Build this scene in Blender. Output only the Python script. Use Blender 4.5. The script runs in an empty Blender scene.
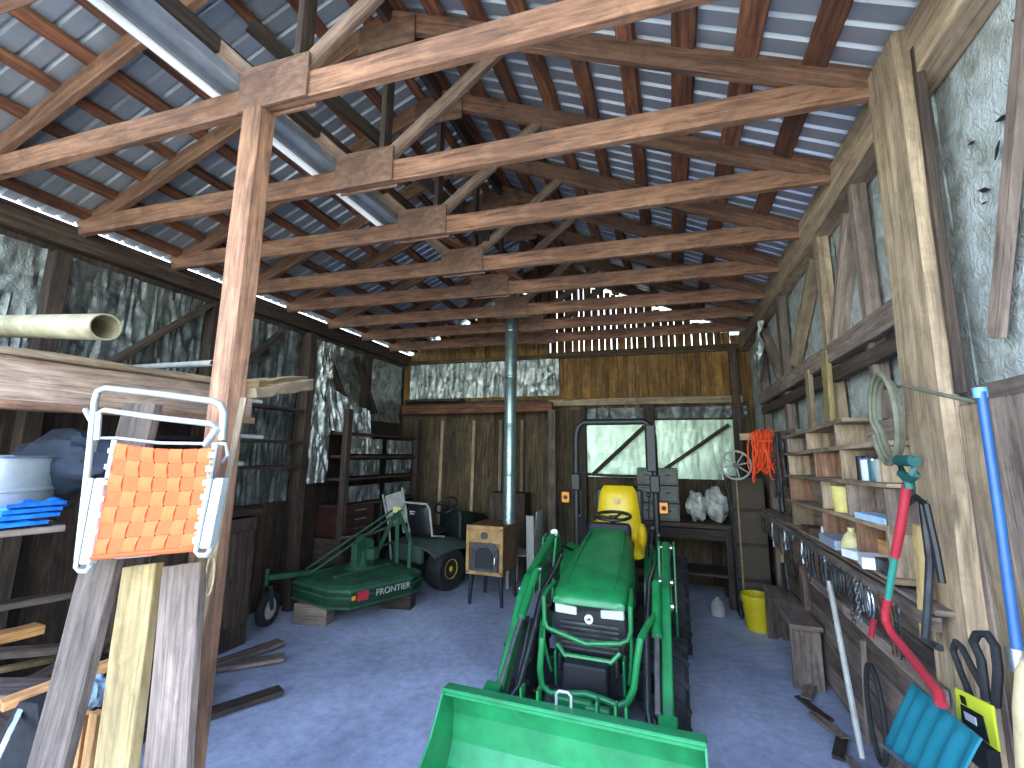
import bpy, math, random
from mathutils import Vector, Matrix, noise
random.seed(7)
scene = bpy.context.scene
COL = scene.collection
V = Vector

# ---------------------------------------------------------------- camera
FPX = 440.0
RW = ((0.9413, -0.0441, -0.3347), (0.3377, 0.1541, 0.9286), (0.0106, -0.9871, 0.1599))  # image axes (right, down, forward) in the world
CAM = V((0, 0, 1.7))
cd = bpy.data.cameras.new('camera'); cam = bpy.data.objects.new('camera', cd); COL.objects.link(cam)
cd.sensor_width = 36; cd.lens = FPX / 1024 * 36; cd.clip_start = .02; cd.clip_end = 300
_m = Matrix(((RW[0][0], -RW[0][1], -RW[0][2], CAM.x), (RW[1][0], -RW[1][1], -RW[1][2], CAM.y), (RW[2][0], -RW[2][1], -RW[2][2], CAM.z), (0, 0, 0, 1)))
_q = _m.to_quaternion(); cam.rotation_mode = 'QUATERNION'; cam.rotation_quaternion = _q; cam.location = CAM
scene.camera = cam

# ---------------------------------------------------------------- light and exposure
w = bpy.data.worlds.new('sky'); scene.world = w; w.use_nodes = True
nt = w.node_tree; nt.nodes.clear()
wo = nt.nodes.new('ShaderNodeOutputWorld'); bg = nt.nodes.new('ShaderNodeBackground')
tc = nt.nodes.new('ShaderNodeTexCoord'); sp = nt.nodes.new('ShaderNodeSeparateXYZ'); cr = nt.nodes.new('ShaderNodeValToRGB')
nt.links.new(tc.outputs['Generated'], sp.inputs[0]); nt.links.new(sp.outputs['Z'], cr.inputs[0]); nt.links.new(cr.outputs[0], bg.inputs[0]); nt.links.new(bg.outputs[0], wo.inputs[0])
cr.color_ramp.elements[0].position = 0.0; cr.color_ramp.elements[0].color = (.80, .95, .88, 1)
cr.color_ramp.elements[1].position = .6; cr.color_ramp.elements[1].color = (.42, .58, 1.0, 1)
bg.inputs[1].default_value = 6.8
sl = bpy.data.lights.new('sun', 'SUN'); sl.energy = 9.0; sl.angle = math.radians(1); sl.color = (1, .93, .82)
so = bpy.data.objects.new('sun', sl); COL.objects.link(so)
so.rotation_euler = V((.12, -.34, -.93)).to_track_quat('-Z', 'Y').to_euler()   # sun high behind the barn, lights the yard in front
pl = bpy.data.lights.new('opening_portal', 'AREA'); pl.shape = 'RECTANGLE'; pl.size = 5.4; pl.size_y = 4.6; pl.cycles.is_portal = True
po = bpy.data.objects.new('opening_portal', pl); COL.objects.link(po); po.location = (-1.6, -.3, 2.2); po.rotation_euler = V((0, 1, 0)).to_track_quat('-Z', 'Y').to_euler()
vs = scene.view_settings
scene.display_settings.display_device = 'sRGB'
vs.view_transform = 'Standard'; vs.look = 'None'; vs.gamma = 1; vs.use_curve_mapping = False
vs.exposure = 0.5

# ---------------------------------------------------------------- helpers
def ray(u, v):
    d = (u - 512, v - 384, FPX); return V([sum(RW[i][k] * d[k] for k in range(3)) for i in range(3)])
def PY(u, v, y): r = ray(u, v); return CAM + r * (y / r.y)          # the point of the plane Y = y seen at a place in the photo
def PX(u, v, x): r = ray(u, v); return CAM + r * (x / r.x)
def PZ(u, v, z): r = ray(u, v); return CAM + r * ((z - CAM.z) / r.z)

def perp(a):
    a = V(a).normalized(); b = V((0, 0, 1)) if abs(a.z) < .9 else V((1, 0, 0))
    c = a.cross(b).normalized(); return c, c.cross(a).normalized()

class MB:
    def __init__(s): s.v = []; s.f = []; s.uv = []; s.sm = []; s.mi = []
    def add(s, vs_, fs, axis=(1, 0, 0), smooth=False, mi=0, uvs=None):
        a = V(axis).normalized(); o = len(s.v); vs_ = [V(p) for p in vs_]
        s.v += vs_; du, dv = random.uniform(0, 60), random.uniform(0, 60)
        for fi, f in enumerate(fs):
            if uvs and uvs[fi]:
                s.uv.append([(a_ + du, b_ + dv) for a_, b_ in uvs[fi]]); s.f.append([i + o for i in f]); s.sm.append(smooth); s.mi.append(mi); continue
            n = (vs_[f[1]] - vs_[f[0]]).cross(vs_[f[2]] - vs_[f[0]])
            if n.length < 1e-12 and len(f) > 3: n = (vs_[f[2]] - vs_[f[0]]).cross(vs_[f[3]] - vs_[f[0]])
            n = n.normalized() if n.length > 1e-12 else V((0, 0, 1))
            b = n.cross(a)
            if b.length < .3: e, b = perp(a)
            else: e = a; b.normalize()
            s.uv.append([(vs_[i].dot(e) + du, vs_[i].dot(b) + dv) for i in f])
            s.f.append([i + o for i in f]); s.sm.append(smooth); s.mi.append(mi)
        return s
    def box(s, c, size, rot=None, axis=None, mi=0):
        x, y, z = [k / 2 for k in size]
        R = rot if rot is not None else Matrix.Identity(3)
        if isinstance(R, (tuple, list)): R = Matrix.Rotation(R[2], 3, 'Z') @ Matrix.Rotation(R[1], 3, 'Y') @ Matrix.Rotation(R[0], 3, 'X')
        p = [V(c) + R @ V((i * x, j * y, k * z)) for i in (-1, 1) for j in (-1, 1) for k in (-1, 1)]
        if axis is None: k = max(range(3), key=lambda q: size[q]); axis = R @ V([1 if q == k else 0 for q in range(3)])
        return s.add(p, [(0, 1, 3, 2), (4, 6, 7, 5), (0, 4, 5, 1), (2, 3, 7, 6), (0, 2, 6, 4), (1, 5, 7, 3)], axis, mi=mi)
    def beam(s, p0, p1, w, t, up=(0, 0, 1), w1=None, t1=None, mi=0):
        # w: across (perpendicular to up), t: along up
        p0 = V(p0); p1 = V(p1); a = (p1 - p0).normalized(); side = a.cross(V(up)).normalized(); u = side.cross(a).normalized()
        w1 = w if w1 is None else w1; t1 = t if t1 is None else t1
        q = [p0 + side * (i * w / 2) + u * (j * t / 2) for i, j in ((-1, -1), (1, -1), (1, 1), (-1, 1))] + [p1 + side * (i * w1 / 2) + u * (j * t1 / 2) for i, j in ((-1, -1), (1, -1), (1, 1), (-1, 1))]
        return s.add(q, [(3, 2, 1, 0), (4, 5, 6, 7), (0, 1, 5, 4), (1, 2, 6, 5), (2, 3, 7, 6), (3, 0, 4, 7)], a, mi=mi)
    def rough(s, p0, p1, w, t, up=(0, 0, 1), seg=8, amp=.004, mi=0):
        # a board with a little bow and uneven edges
        p0 = V(p0); p1 = V(p1); a = (p1 - p0).normalized(); side = a.cross(V(up)).normalized(); u = side.cross(a).normalized()
        q = []; sd = random.uniform(0, 99)
        for k in range(seg + 1):
            c = p0.lerp(p1, k / seg)
            for n_, (i, j) in enumerate(((-1, -1), (1, -1), (1, 1), (-1, 1))):
                d1 = noise.noise(V((k * .6 + sd, n_ * 7.3, 0))) * amp; d2 = noise.noise(V((k * .6 + sd, n_ * 7.3, 9))) * amp * .6
                q.append(c + side * (i * w / 2 + d2) + u * (j * t / 2 + d1))
        fs = [(3, 2, 1, 0)] + [tuple(4 * seg + m for m in (0, 1, 2, 3))]; uvs = [None, None]; ln = (p1 - p0).length; pe = (0, w, w + t, w * 2 + t, 2 * w + 2 * t)
        for k in range(seg):
            for m in range(4):
                n_ = (m + 1) % 4; fs.append((4 * k + m, 4 * k + n_, 4 * k + 4 + n_, 4 * k + 4 + m)); ua = ln * k / seg; ub = ln * (k + 1) / seg; uvs.append(((ua, pe[m]), (ua, pe[m + 1]), (ub, pe[m + 1]), (ub, pe[m])))
        return s.add(q, fs, a, mi=mi, uvs=uvs)
    def tube(s, pts, r, seg=10, closed=False, mi=0, flat=None):
        pts = [V(p) for p in pts]; n = len(pts); rs = r if isinstance(r, (list, tuple)) else [r] * n
        t = []
        for i in range(n):
            if closed: d = pts[(i + 1) % n] - pts[i - 1]
            else: d = pts[min(i + 1, n - 1)] - pts[max(i - 1, 0)]
            t.append(d.normalized())
        c, b = perp(t[0]); vv = []
        for i in range(n):
            c = (c - t[i] * c.dot(t[i])).normalized(); b = t[i].cross(c)
            for k in range(seg):
                an = 2 * math.pi * k / seg; vv.append(pts[i] + (c * math.cos(an) + b * math.sin(an)) * rs[i])
        fs = []
        for i in range(n if closed else n - 1):
            j = (i + 1) % n
            for k in range(seg):
                l = (k + 1) % seg; fs.append((i * seg + k, i * seg + l, j * seg + l, j * seg + k))
        if not closed: fs += [tuple(range(seg - 1, -1, -1)), tuple((n - 1) * seg + k for k in range(seg))]
        return s.add(vv, fs, t[0], smooth=True, mi=mi)
    def lathe(s, prof, o=(0, 0, 0), axis=(0, 0, 1), seg=24, mi=0, closed=False):
        a = V(axis).normalized(); c, b = perp(a); o = V(o); vv = []
        for r, z in prof:
            for k in range(seg):
                an = 2 * math.pi * k / seg; vv.append(o + a * z + (c * math.cos(an) + b * math.sin(an)) * max(r, 1e-4))
        n = len(prof); fs = []
        for i in range(n if closed else n - 1):
            j = (i + 1) % n
            for k in range(seg):
                l = (k + 1) % seg; fs.append((i * seg + k, i * seg + l, j * seg + l, j * seg + k))
        if not closed: fs += [tuple(range(seg - 1, -1, -1)), tuple((n - 1) * seg + k for k in range(seg))]
        return s.add(vv, fs, a, smooth=True, mi=mi)
    def prism(s, poly, off, axis=None, mi=0):
        poly = [V(p) for p in poly]; n = len(poly); off = V(off)
        q = poly + [p + off for p in poly]
        fs = [tuple(range(n - 1, -1, -1)), tuple(range(n, 2 * n))] + [(i, (i + 1) % n, n + (i + 1) % n, n + i) for i in range(n)]
        if axis is None: axis = max(((poly[(i + 1) % n] - poly[i]) for i in range(n)), key=lambda e: e.length)
        return s.add(q, fs, axis, mi=mi)
    def ball(s, c, r, seg=16, rings=10, R=None, mi=0, wob=0):
        rx, ry, rz = (r, r, r) if isinstance(r, (int, float)) else r; vv = []; R = R or Matrix.Identity(3); sd = random.uniform(0, 50)
        for i in range(rings + 1):
            th = math.pi * i / rings
            for k in range(seg):
                ph = 2 * math.pi * k / seg; d = V((math.sin(th) * math.cos(ph), math.sin(th) * math.sin(ph), math.cos(th)))
                q = 1 + (wob * noise.noise(d * 2.3 + V((sd, 0, 0))) if wob else 0)
                vv.append(V(c) + R @ V((d.x * rx, d.y * ry, d.z * rz)) * q)
        fs = [(i * seg + k, (i + 1) * seg + k, (i + 1) * seg + (k + 1) % seg, i * seg + (k + 1) % seg) for i in range(rings) for k in range(seg)]
        return s.add(vv, fs, (0, 0, 1), smooth=True, mi=mi)
    def grid(s, fn, nu, nv, axis=(1, 0, 0), smooth=True, mi=0, thick=None):
        vv = [V(fn(i / nu, j / nv)) for j in range(nv + 1) for i in range(nu + 1)]
        fs = [(j * (nu + 1) + i, j * (nu + 1) + i + 1, (j + 1) * (nu + 1) + i + 1, (j + 1) * (nu + 1) + i) for j in range(nv) for i in range(nu)]
        if thick is not None:
            t = V(thick); m = len(vv); vv += [p + t for p in vv]; fs2 = [tuple(reversed([i + m for i in f])) for f in fs]
            b = [j for j in range(nu + 1)] + [j * (nu + 1) + nu for j in range(1, nv + 1)] + [nv * (nu + 1) + i for i in range(nu - 1, -1, -1)] + [j * (nu + 1) for j in range(nv - 1, 0, -1)]
            fs = fs + fs2 + [(b[k], b[k] + m, b[(k + 1) % len(b)] + m, b[(k + 1) % len(b)]) for k in range(len(b))]
        return s.add(vv, fs, axis, smooth=smooth, mi=mi)
    def build(s, name, mat, parent=None, bevel=0, org=None, seg=1):
        if parent is not None: o0 = V(ORG[parent.name])
        elif org is not None: o0 = V(org)
        else:
            lo = [min(p[k] for p in s.v) for k in range(3)]; hi = [max(p[k] for p in s.v) for k in range(3)]; o0 = V(((lo[0] + hi[0]) / 2, (lo[1] + hi[1]) / 2, lo[2]))
        me = bpy.data.meshes.new(name); me.from_pydata([p - o0 for p in s.v], [], s.f)
        uvl = me.uv_layers.new(name='UVMap'); flat = [c for f in s.uv for p in f for c in p]; uvl.data.foreach_set('uv', flat)
        me.polygons.foreach_set('use_smooth', [True] * len(s.f) if any(s.sm) else [False] * len(s.f))
        if isinstance(mat, (list, tuple)):
            for m in mat: me.materials.append(m)
            me.polygons.foreach_set('material_index', s.mi)
        else: me.materials.append(mat)
        if any(s.sm): me.set_sharp_from_angle(angle=math.radians(38))
        me.update()
        o = bpy.data.objects.new(name, me); COL.objects.link(o)
        if parent is not None: o.parent = parent
        else: o.location = o0
        ORG[o.name] = tuple(o0)
        if bevel:
            b = o.modifiers.new('bevel', 'BEVEL'); b.width = bevel; b.segments = seg; b.limit_method = 'ANGLE'; b.angle_limit = math.radians(50)
        return o
ORG = {}
def tag(o, label, cat, group=None, kind=None):
    o['label'] = label; o['category'] = cat
    if group: o['group'] = group
    if kind: o['kind'] = kind
    return o
def thing(name, label, cat, loc=(0, 0, 0), group=None):
    o = bpy.data.objects.new(name, None); COL.objects.link(o); o.location = loc; o.empty_display_size = .05
    ORG[o.name] = tuple(loc); return tag(o, label, cat, group)
def struct(o): o['kind'] = 'structure'; return o
def dup(root, loc=None, rot=None, label=None, group=None):
    r = root.copy(); COL.objects.link(r)
    if loc is not None: r.location = loc
    if rot is not None: r.rotation_euler = rot
    if label: r['label'] = label
    if group: r['group'] = group
    for ch in list(root.children):
        c = ch.copy(); COL.objects.link(c); c.parent = r
        for g in ch.children:
            d = g.copy(); COL.objects.link(d); d.parent = c
    return r
def one(mb, name, mat, label, cat, group=None, bevel=0, kind=None): return tag(mb.build(name, mat, bevel=bevel), label, cat, group, kind)

# ---------------------------------------------------------------- materials
def hexc(h):
    c = [int(h[i:i + 2], 16) / 255 for i in (0, 2, 4)]; return tuple(((x + .055) / 1.055) ** 2.4 if x > .04045 else x / 12.92 for x in c) + (1,)
def newmat(name):
    m = bpy.data.materials.new(name); m.use_nodes = True; n = m.node_tree.nodes; return m, n, m.node_tree.links, n['Principled BSDF']
def plain(name, col, rough=.5, metal=0, var=.12, scale=9, bump=0, bscale=60, emit=0, coat=0, alpha=1, dirt=None, trans=0):
    m, n, L, b = newmat(name); c = hexc(col); b.inputs['Roughness'].default_value = rough; b.inputs['Metallic'].default_value = metal
    t = n.new('ShaderNodeTexCoord'); z = n.new('ShaderNodeTexNoise'); z.inputs['Scale'].default_value = scale; z.inputs['Detail'].default_value = 5; z.inputs['Roughness'].default_value = .65
    L.new(t.outputs['Object'], z.inputs['Vector'])
    r = n.new('ShaderNodeValToRGB'); r.color_ramp.elements[0].position = .3; r.color_ramp.elements[1].position = .7
    d = hexc(dirt) if dirt else tuple(x * (1 - var * 2) for x in c[:3]) + (1,)
    r.color_ramp.elements[0].color = d; r.color_ramp.elements[1].color = tuple(min(1, x * (1 + var)) for x in c[:3]) + (1,)
    L.new(z.outputs['Fac'], r.inputs[0]); L.new(r.outputs[0], b.inputs['Base Color'])
    if bump:
        z2 = n.new('ShaderNodeTexNoise'); z2.inputs['Scale'].default_value = bscale; z2.inputs['Detail'].default_value = 4; L.new(t.outputs['Object'], z2.inputs['Vector'])
        bp = n.new('ShaderNodeBump'); bp.inputs['Strength'].default_value = bump; bp.inputs['Distance'].default_value = .01; L.new(z2.outputs['Fac'], bp.inputs['Height']); L.new(bp.outputs[0], b.inputs['Normal'])
    if emit: b.inputs['Emission Color'].default_value = c; b.inputs['Emission Strength'].default_value = emit
    if coat: b.inputs['Coat Weight'].default_value = coat; b.inputs['Coat Roughness'].default_value = .15
    if trans: b.inputs['Transmission Weight'].default_value = trans
    return m
def wood(name, c1, c2, c3, rough=.8, grain=22, along=1.6, blot=1.3, knots=True, bump=.35):
    # c1 pale wood, c2 mid, c3 dark grain; coordinates follow each board
    m, n, L, b = newmat(name); b.inputs['Roughness'].default_value = rough
    uv = n.new('ShaderNodeUVMap'); uv.uv_map = 'UVMap'
    mp = n.new('ShaderNodeMapping'); mp.inputs['Scale'].default_value = (along, grain, 1); L.new(uv.outputs[0], mp.inputs[0])
    g = n.new('ShaderNodeTexNoise'); g.inputs['Scale'].default_value = 1.6; g.inputs['Detail'].default_value = 7; g.inputs['Roughness'].default_value = .62; g.inputs['Distortion'].default_value = .7; L.new(mp.outputs[0], g.inputs['Vector'])
    mp2 = n.new('ShaderNodeMapping'); mp2.inputs['Scale'].default_value = (blot, blot * 3, 1); L.new(uv.outputs[0], mp2.inputs[0])
    h = n.new('ShaderNodeTexNoise'); h.inputs['Scale'].default_value = 1.0; h.inputs['Detail'].default_value = 4; L.new(mp2.outputs[0], h.inputs['Vector'])
    r = n.new('ShaderNodeValToRGB'); e = r.color_ramp.elements; e[0].position = .28; e[0].color = hexc(c3); e[1].position = .72; e[1].color = hexc(c1); q = e.new(.48); q.color = hexc(c2)
    L.new(g.outputs['Fac'], r.inputs[0])
    mx = n.new('ShaderNodeMix'); mx.data_type = 'RGBA'; mx.blend_type = 'MIX'
    mr = n.new('ShaderNodeMapRange'); mr.inputs['From Min'].default_value = .38; mr.inputs['From Max'].default_value = .68; L.new(h.outputs['Fac'], mr.inputs[0])
    mx.inputs[7].default_value = hexc(c3); ml = n.new('ShaderNodeMath'); ml.operation = 'MULTIPLY'; ml.inputs[1].default_value = .55; L.new(mr.outputs[0], ml.inputs[0]); L.new(ml.outputs[0], mx.inputs[0]); L.new(r.outputs[0], mx.inputs[6])
    out = mx.outputs[2]
    mc = n.new('ShaderNodeMapping'); mc.inputs['Scale'].default_value = (2.2, 75, 1); L.new(uv.outputs[0], mc.inputs[0])
    ck = n.new('ShaderNodeTexNoise'); ck.inputs['Scale'].default_value = 1.0; ck.inputs['Detail'].default_value = 5; ck.inputs['Roughness'].default_value = .7; L.new(mc.outputs[0], ck.inputs['Vector'])
    cr_ = n.new('ShaderNodeMapRange'); cr_.inputs['From Min'].default_value = .56; cr_.inputs['From Max'].default_value = .68; cr_.inputs['To Min'].default_value = 0; cr_.inputs['To Max'].default_value = .75; L.new(ck.outputs['Fac'], cr_.inputs[0])
    mk = n.new('ShaderNodeMix'); mk.data_type = 'RGBA'; mk.inputs[7].default_value = tuple(x * .5 for x in hexc(c3)[:3]) + (1,); L.new(cr_.outputs[0], mk.inputs[0]); L.new(out, mk.inputs[6]); out = mk.outputs[2]
    ms_ = n.new('ShaderNodeMapping'); ms_.inputs['Scale'].default_value = (4.5, 9, 1); L.new(uv.outputs[0], ms_.inputs[0])
    st_ = n.new('ShaderNodeTexNoise'); st_.inputs['Scale'].default_value = 1.0; st_.inputs['Detail'].default_value = 6; st_.inputs['Roughness'].default_value = .7; st_.inputs['Distortion'].default_value = 1.0; L.new(ms_.outputs[0], st_.inputs['Vector'])
    sr_ = n.new('ShaderNodeMapRange'); sr_.inputs['From Min'].default_value = .3; sr_.inputs['From Max'].default_value = .7; sr_.inputs['To Min'].default_value = .62; sr_.inputs['To Max'].default_value = 1.3; L.new(st_.outputs['Fac'], sr_.inputs[0])
    bn_ = n.new('ShaderNodeTexNoise'); bn_.inputs['Scale'].default_value = .37; bn_.inputs['Detail'].default_value = 0; L.new(uv.outputs[0], bn_.inputs['Vector'])
    br_ = n.new('ShaderNodeMapRange'); br_.inputs['From Min'].default_value = .25; br_.inputs['From Max'].default_value = .75; br_.inputs['To Min'].default_value = .6; br_.inputs['To Max'].default_value = 1.4; L.new(bn_.outputs['Fac'], br_.inputs[0])
    pr_ = n.new('ShaderNodeMath'); pr_.operation = 'MULTIPLY'; L.new(sr_.outputs[0], pr_.inputs[0]); L.new(br_.outputs[0], pr_.inputs[1])
    vm = n.new('ShaderNodeVectorMath'); vm.operation = 'SCALE'; L.new(out, vm.inputs[0]); L.new(pr_.outputs[0], vm.inputs['Scale']); out = vm.outputs[0]
    if knots:
        vo = n.new('ShaderNodeTexVoronoi'); vo.inputs['Scale'].default_value = 1.0; mp3 = n.new('ShaderNodeMapping'); mp3.inputs['Scale'].default_value = (1.7, 7, 1); L.new(uv.outputs[0], mp3.inputs[0]); L.new(mp3.outputs[0], vo.inputs['Vector'])
        kr = n.new('ShaderNodeMapRange'); kr.inputs['From Min'].default_value = .04; kr.inputs['From Max'].default_value = .13; kr.inputs['To Min'].default_value = .75; kr.inputs['To Max'].default_value = 0; L.new(vo.outputs['Distance'], kr.inputs[0])
        m2 = n.new('ShaderNodeMix'); m2.data_type = 'RGBA'; m2.inputs[7].default_value = tuple(x * .45 for x in hexc(c3)[:3]) + (1,); L.new(kr.outputs[0], m2.inputs[0]); L.new(out, m2.inputs[6]); out = m2.outputs[2]
    L.new(out, b.inputs['Base Color'])
    bp = n.new('ShaderNodeBump'); bp.inputs['Strength'].default_value = bump; bp.inputs['Distance'].default_value = .006; L.new(g.outputs['Fac'], bp.inputs['Height']); L.new(bp.outputs[0], b.inputs['Normal'])
    return m
def foilmat(name, col, dirt, rough=.34, scale=5, bump=.6, metal=.85):
    m, n, L, b = newmat(name); b.inputs['Metallic'].default_value = metal
    t = n.new('ShaderNodeTexCoord')
    z = n.new('ShaderNodeTexNoise'); z.inputs['Scale'].default_value = scale; z.inputs['Detail'].default_value = 8; z.inputs['Roughness'].default_value = .6; z.inputs['Distortion'].default_value = 1.2; L.new(t.outputs['Object'], z.inputs['Vector'])
    r = n.new('ShaderNodeValToRGB'); r.color_ramp.elements[0].position = .33; r.color_ramp.elements[0].color = hexc(dirt); r.color_ramp.elements[1].position = .6; r.color_ramp.elements[1].color = hexc(col); L.new(z.outputs['Fac'], r.inputs[0]); L.new(r.outputs[0], b.inputs['Base Color'])
    rr = n.new('ShaderNodeMapRange'); rr.inputs['To Min'].default_value = rough + .25; rr.inputs['To Max'].default_value = rough - .1; L.new(z.outputs['Fac'], rr.inputs[0]); L.new(rr.outputs[0], b.inputs['Roughness'])
    z2 = n.new('ShaderNodeTexNoise'); z2.inputs['Scale'].default_value = 26; z2.inputs['Detail'].default_value = 4; z2.inputs['Distortion'].default_value = 2.0; L.new(t.outputs['Object'], z2.inputs['Vector'])
    bp = n.new('ShaderNodeBump'); bp.inputs['Strength'].default_value = bump; bp.inputs['Distance'].default_value = .012; L.new(z2.outputs['Fac'], bp.inputs['Height']); L.new(bp.outputs[0], b.inputs['Normal'])
    return m

W_RED = wood('red_brown_lumber', 'b58a6c', '906850', '5a4134')
W_WEB = wood('brown_web_lumber', '9a8070', '7b6252', '46362c')
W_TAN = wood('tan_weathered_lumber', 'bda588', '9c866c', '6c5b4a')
W_GREY = wood('grey_weathered_lumber', '9b887c', '7b6a60', '473c36')
W_PURL = wood('rough_purlin_lumber', 'a8704c', '7f5038', '3a241b', blot=2.2)
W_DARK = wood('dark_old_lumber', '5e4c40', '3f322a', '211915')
W_BARN = wood('yellow_brown_siding', 'b08548', '86602f', '4a3318', blot=2)
W_BARN2 = wood('brown_siding', '75603f', '4e3f2b', '261d14', blot=2)
W_FRESH = wood('fresh_cut_lumber', 'bfab7c', 'a99263', '836c42', knots=True)
W_PINE = wood('pine_offcut', 'e6b47c', 'd39a60', 'a06b3c')
W_PLY = wood('old_plywood', '9c7a63', '846450', '604839', grain=9, along=6, knots=False)
W_PLY2 = wood('scratched_board', 'b59c8d', '9c8475', '6b574e', grain=40, along=3, knots=False)
FOIL = foilmat('silver_foil', 'cdd2cf', '6f7470')
FOILB = foilmat('pale_green_foil', 'c4d8c4', 'a8b8a4', rough=.36, scale=2, bump=.35, metal=.8)
FOILG = foilmat('dull_foil', '858b89', '4a4c4e', rough=.45, metal=.6)
FOILW = foilmat('mottled_foil_board', 'c2cacb', '8f9088', rough=.5, metal=.2, scale=7, bump=.9)
ROOFM = plain('roof_metal', 'aab4bf', .36, .5, .1, 3)
GALV = plain('galvanized_pipe', '9db3b4', .35, .8, .15, 14)
WHITE = plain('white_enamel', 'e4e8e8', .35, 0, .05, 12)
PVC = plain('cream_plastic_pipe', 'b3a98a', .45, 0, .1, 6, dirt='776e55')
GREEN = plain('green_paint', '1a8044', .4, .0, .1, 8, coat=.2, dirt='136236')
GREEN2 = plain('bucket_green_paint', '279459', .45, 0, .1, 5, coat=.1, dirt='1b7446')
DGREEN = plain('dusty_green_paint', '23553a', .65, 0, .2, 6, dirt='1f3a2c')
YEL = plain('yellow_vinyl', 'd6b61a', .4, 0, .06, 6)
YEL2 = plain('yellow_bucket_plastic', 'd3bd1c', .45, 0, .1, 6)
BLACK = plain('black_plastic', '1c1e22', .5, 0, .2, 9)
RUB = plain('black_rubber', '202124', .8, 0, .3, 14, bump=.4)
STEEL = plain('bright_steel', 'b9bec4', .28, .9, .15, 20)
DSTEEL = plain('dark_steel', '55585c', .5, .7, .3, 12)
RUST = plain('rusty_iron', '5a4236', .8, .4, .3, 15, bump=.4)
ORANGE = plain('orange_webbing', 'e8622a', .7, 0, .08, 40, bump=.3, bscale=300)
ORANGE2 = plain('deep_orange_webbing', 'd9521f', .7, 0, .08, 40, bump=.3, bscale=300)
ORCORD = plain('orange_cord', 'f2501c', .6, 0, .15, 30)
ALU = plain('white_aluminium_tube', 'b4bbbd', .35, .5, .08, 14)
BLUE = plain('blue_tarp', '1f78d0', .45, 0, .25, 12, dirt='0d4c9a')
NAVY = plain('navy_cloth', '1d2636', .85, 0, .2, 8)
BLUEM = plain('blue_painted_handle', '2c5c96', .35, 0, .12, 10)
RED = plain('red_plastic', 'ae2f3c', .4, 0, .1, 10)
TEAL = plain('teal_plastic', '1f7082', .4, 0, .1, 8)
DTEAL = plain('dark_green_plastic', '174f4c', .5, 0, .1, 8)
LIME = plain('lime_card', 'd8e03a', .5, 0, .04, 8)
CREAM = plain('cream_plastic', 'd9c98e', .5, 0, .15, 14)
TANPL = plain('tan_bristle', 'cdb78e', .9, 0, .1, 20, bump=.2)
CARD = plain('brown_card', '8a7153', .85, 0, .15, 6)
GREYP = plain('grey_drawer_plastic', '6b6c66', .6, 0, .15, 6)
CLEARB = plain('cloudy_plastic_bag', 'b5b8b0', .3, 0, .3, 10, bump=.8, bscale=18)
STOVEB = plain('brown_stove_enamel', '7b5a34', .5, .1, .25, 5, dirt='55391f')
STOVEF = plain('stove_front_tan', 'b08a58', .55, .1, .25, 7, dirt='7d5c38')
AMBER = plain('amber_lens', 'e08a20', .3, 0, .05, 10)
GREYW = plain('pale_grey_panel', 'a9a8a2', .7, 0, .15, 7)
ROPE = plain('tan_rope', '9c8b6c', .9, 0, .25, 50)
HOSE = plain('grey_green_hose', '6a6a58', .6, 0, .2, 20)
GLASSM = plain('bottle_glass', '6e97a0', .1, 0, .1, 10, trans=.6)
PAPER = plain('white_paper', 'd9dde2', .7, 0, .08, 10)
LENS = plain('headlight_lens', 'eef3f5', .12, .3, .03, 10)
DRED = plain('dark_red_paint', '3e201b', .6, 0, .25, 6)

def concrete():
    m, n, L, b = newmat('dusty_concrete'); t = n.new('ShaderNodeTexCoord')
    z = n.new('ShaderNodeTexNoise'); z.inputs['Scale'].default_value = .9; z.inputs['Detail'].default_value = 8; z.inputs['Roughness'].default_value = .6; L.new(t.outputs['Object'], z.inputs['Vector'])
    z2 = n.new('ShaderNodeTexNoise'); z2.inputs['Scale'].default_value = 14; z2.inputs['Detail'].default_value = 8; z2.inputs['Roughness'].default_value = .7; L.new(t.outputs['Object'], z2.inputs['Vector'])
    r = n.new('ShaderNodeValToRGB'); e = r.color_ramp.elements; e[0].position = .35; e[0].color = hexc('949db2'); e[1].position = .68; e[1].color = hexc('c8d1e8'); L.new(z.outputs['Fac'], r.inputs[0])
    r2 = n.new('ShaderNodeValToRGB'); e = r2.color_ramp.elements; e[0].position = .3; e[0].color = (.6, .58, .58, 1); e[1].position = .62; e[1].color = (1, 1, 1, 1); L.new(z2.outputs['Fac'], r2.inputs[0])
    x = n.new('ShaderNodeMix'); x.data_type = 'RGBA'; x.blend_type = 'MULTIPLY'; x.inputs[0].default_value = .8; L.new(r.outputs[0], x.inputs[6]); L.new(r2.outputs[0], x.inputs[7]); L.new(x.outputs[2], b.inputs['Base Color'])
    b.inputs['Roughness'].default_value = .62
    bp = n.new('ShaderNodeBump'); bp.inputs['Strength'].default_value = .25; bp.inputs['Distance'].default_value = .01; L.new(z2.outputs['Fac'], bp.inputs['Height']); L.new(bp.outputs[0], b.inputs['Normal'])
    return m
CONC = concrete()
GRAVEL = plain('pale_gravel_yard', 'b3a891', .95, 0, .25, 20, bump=.6)

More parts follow.
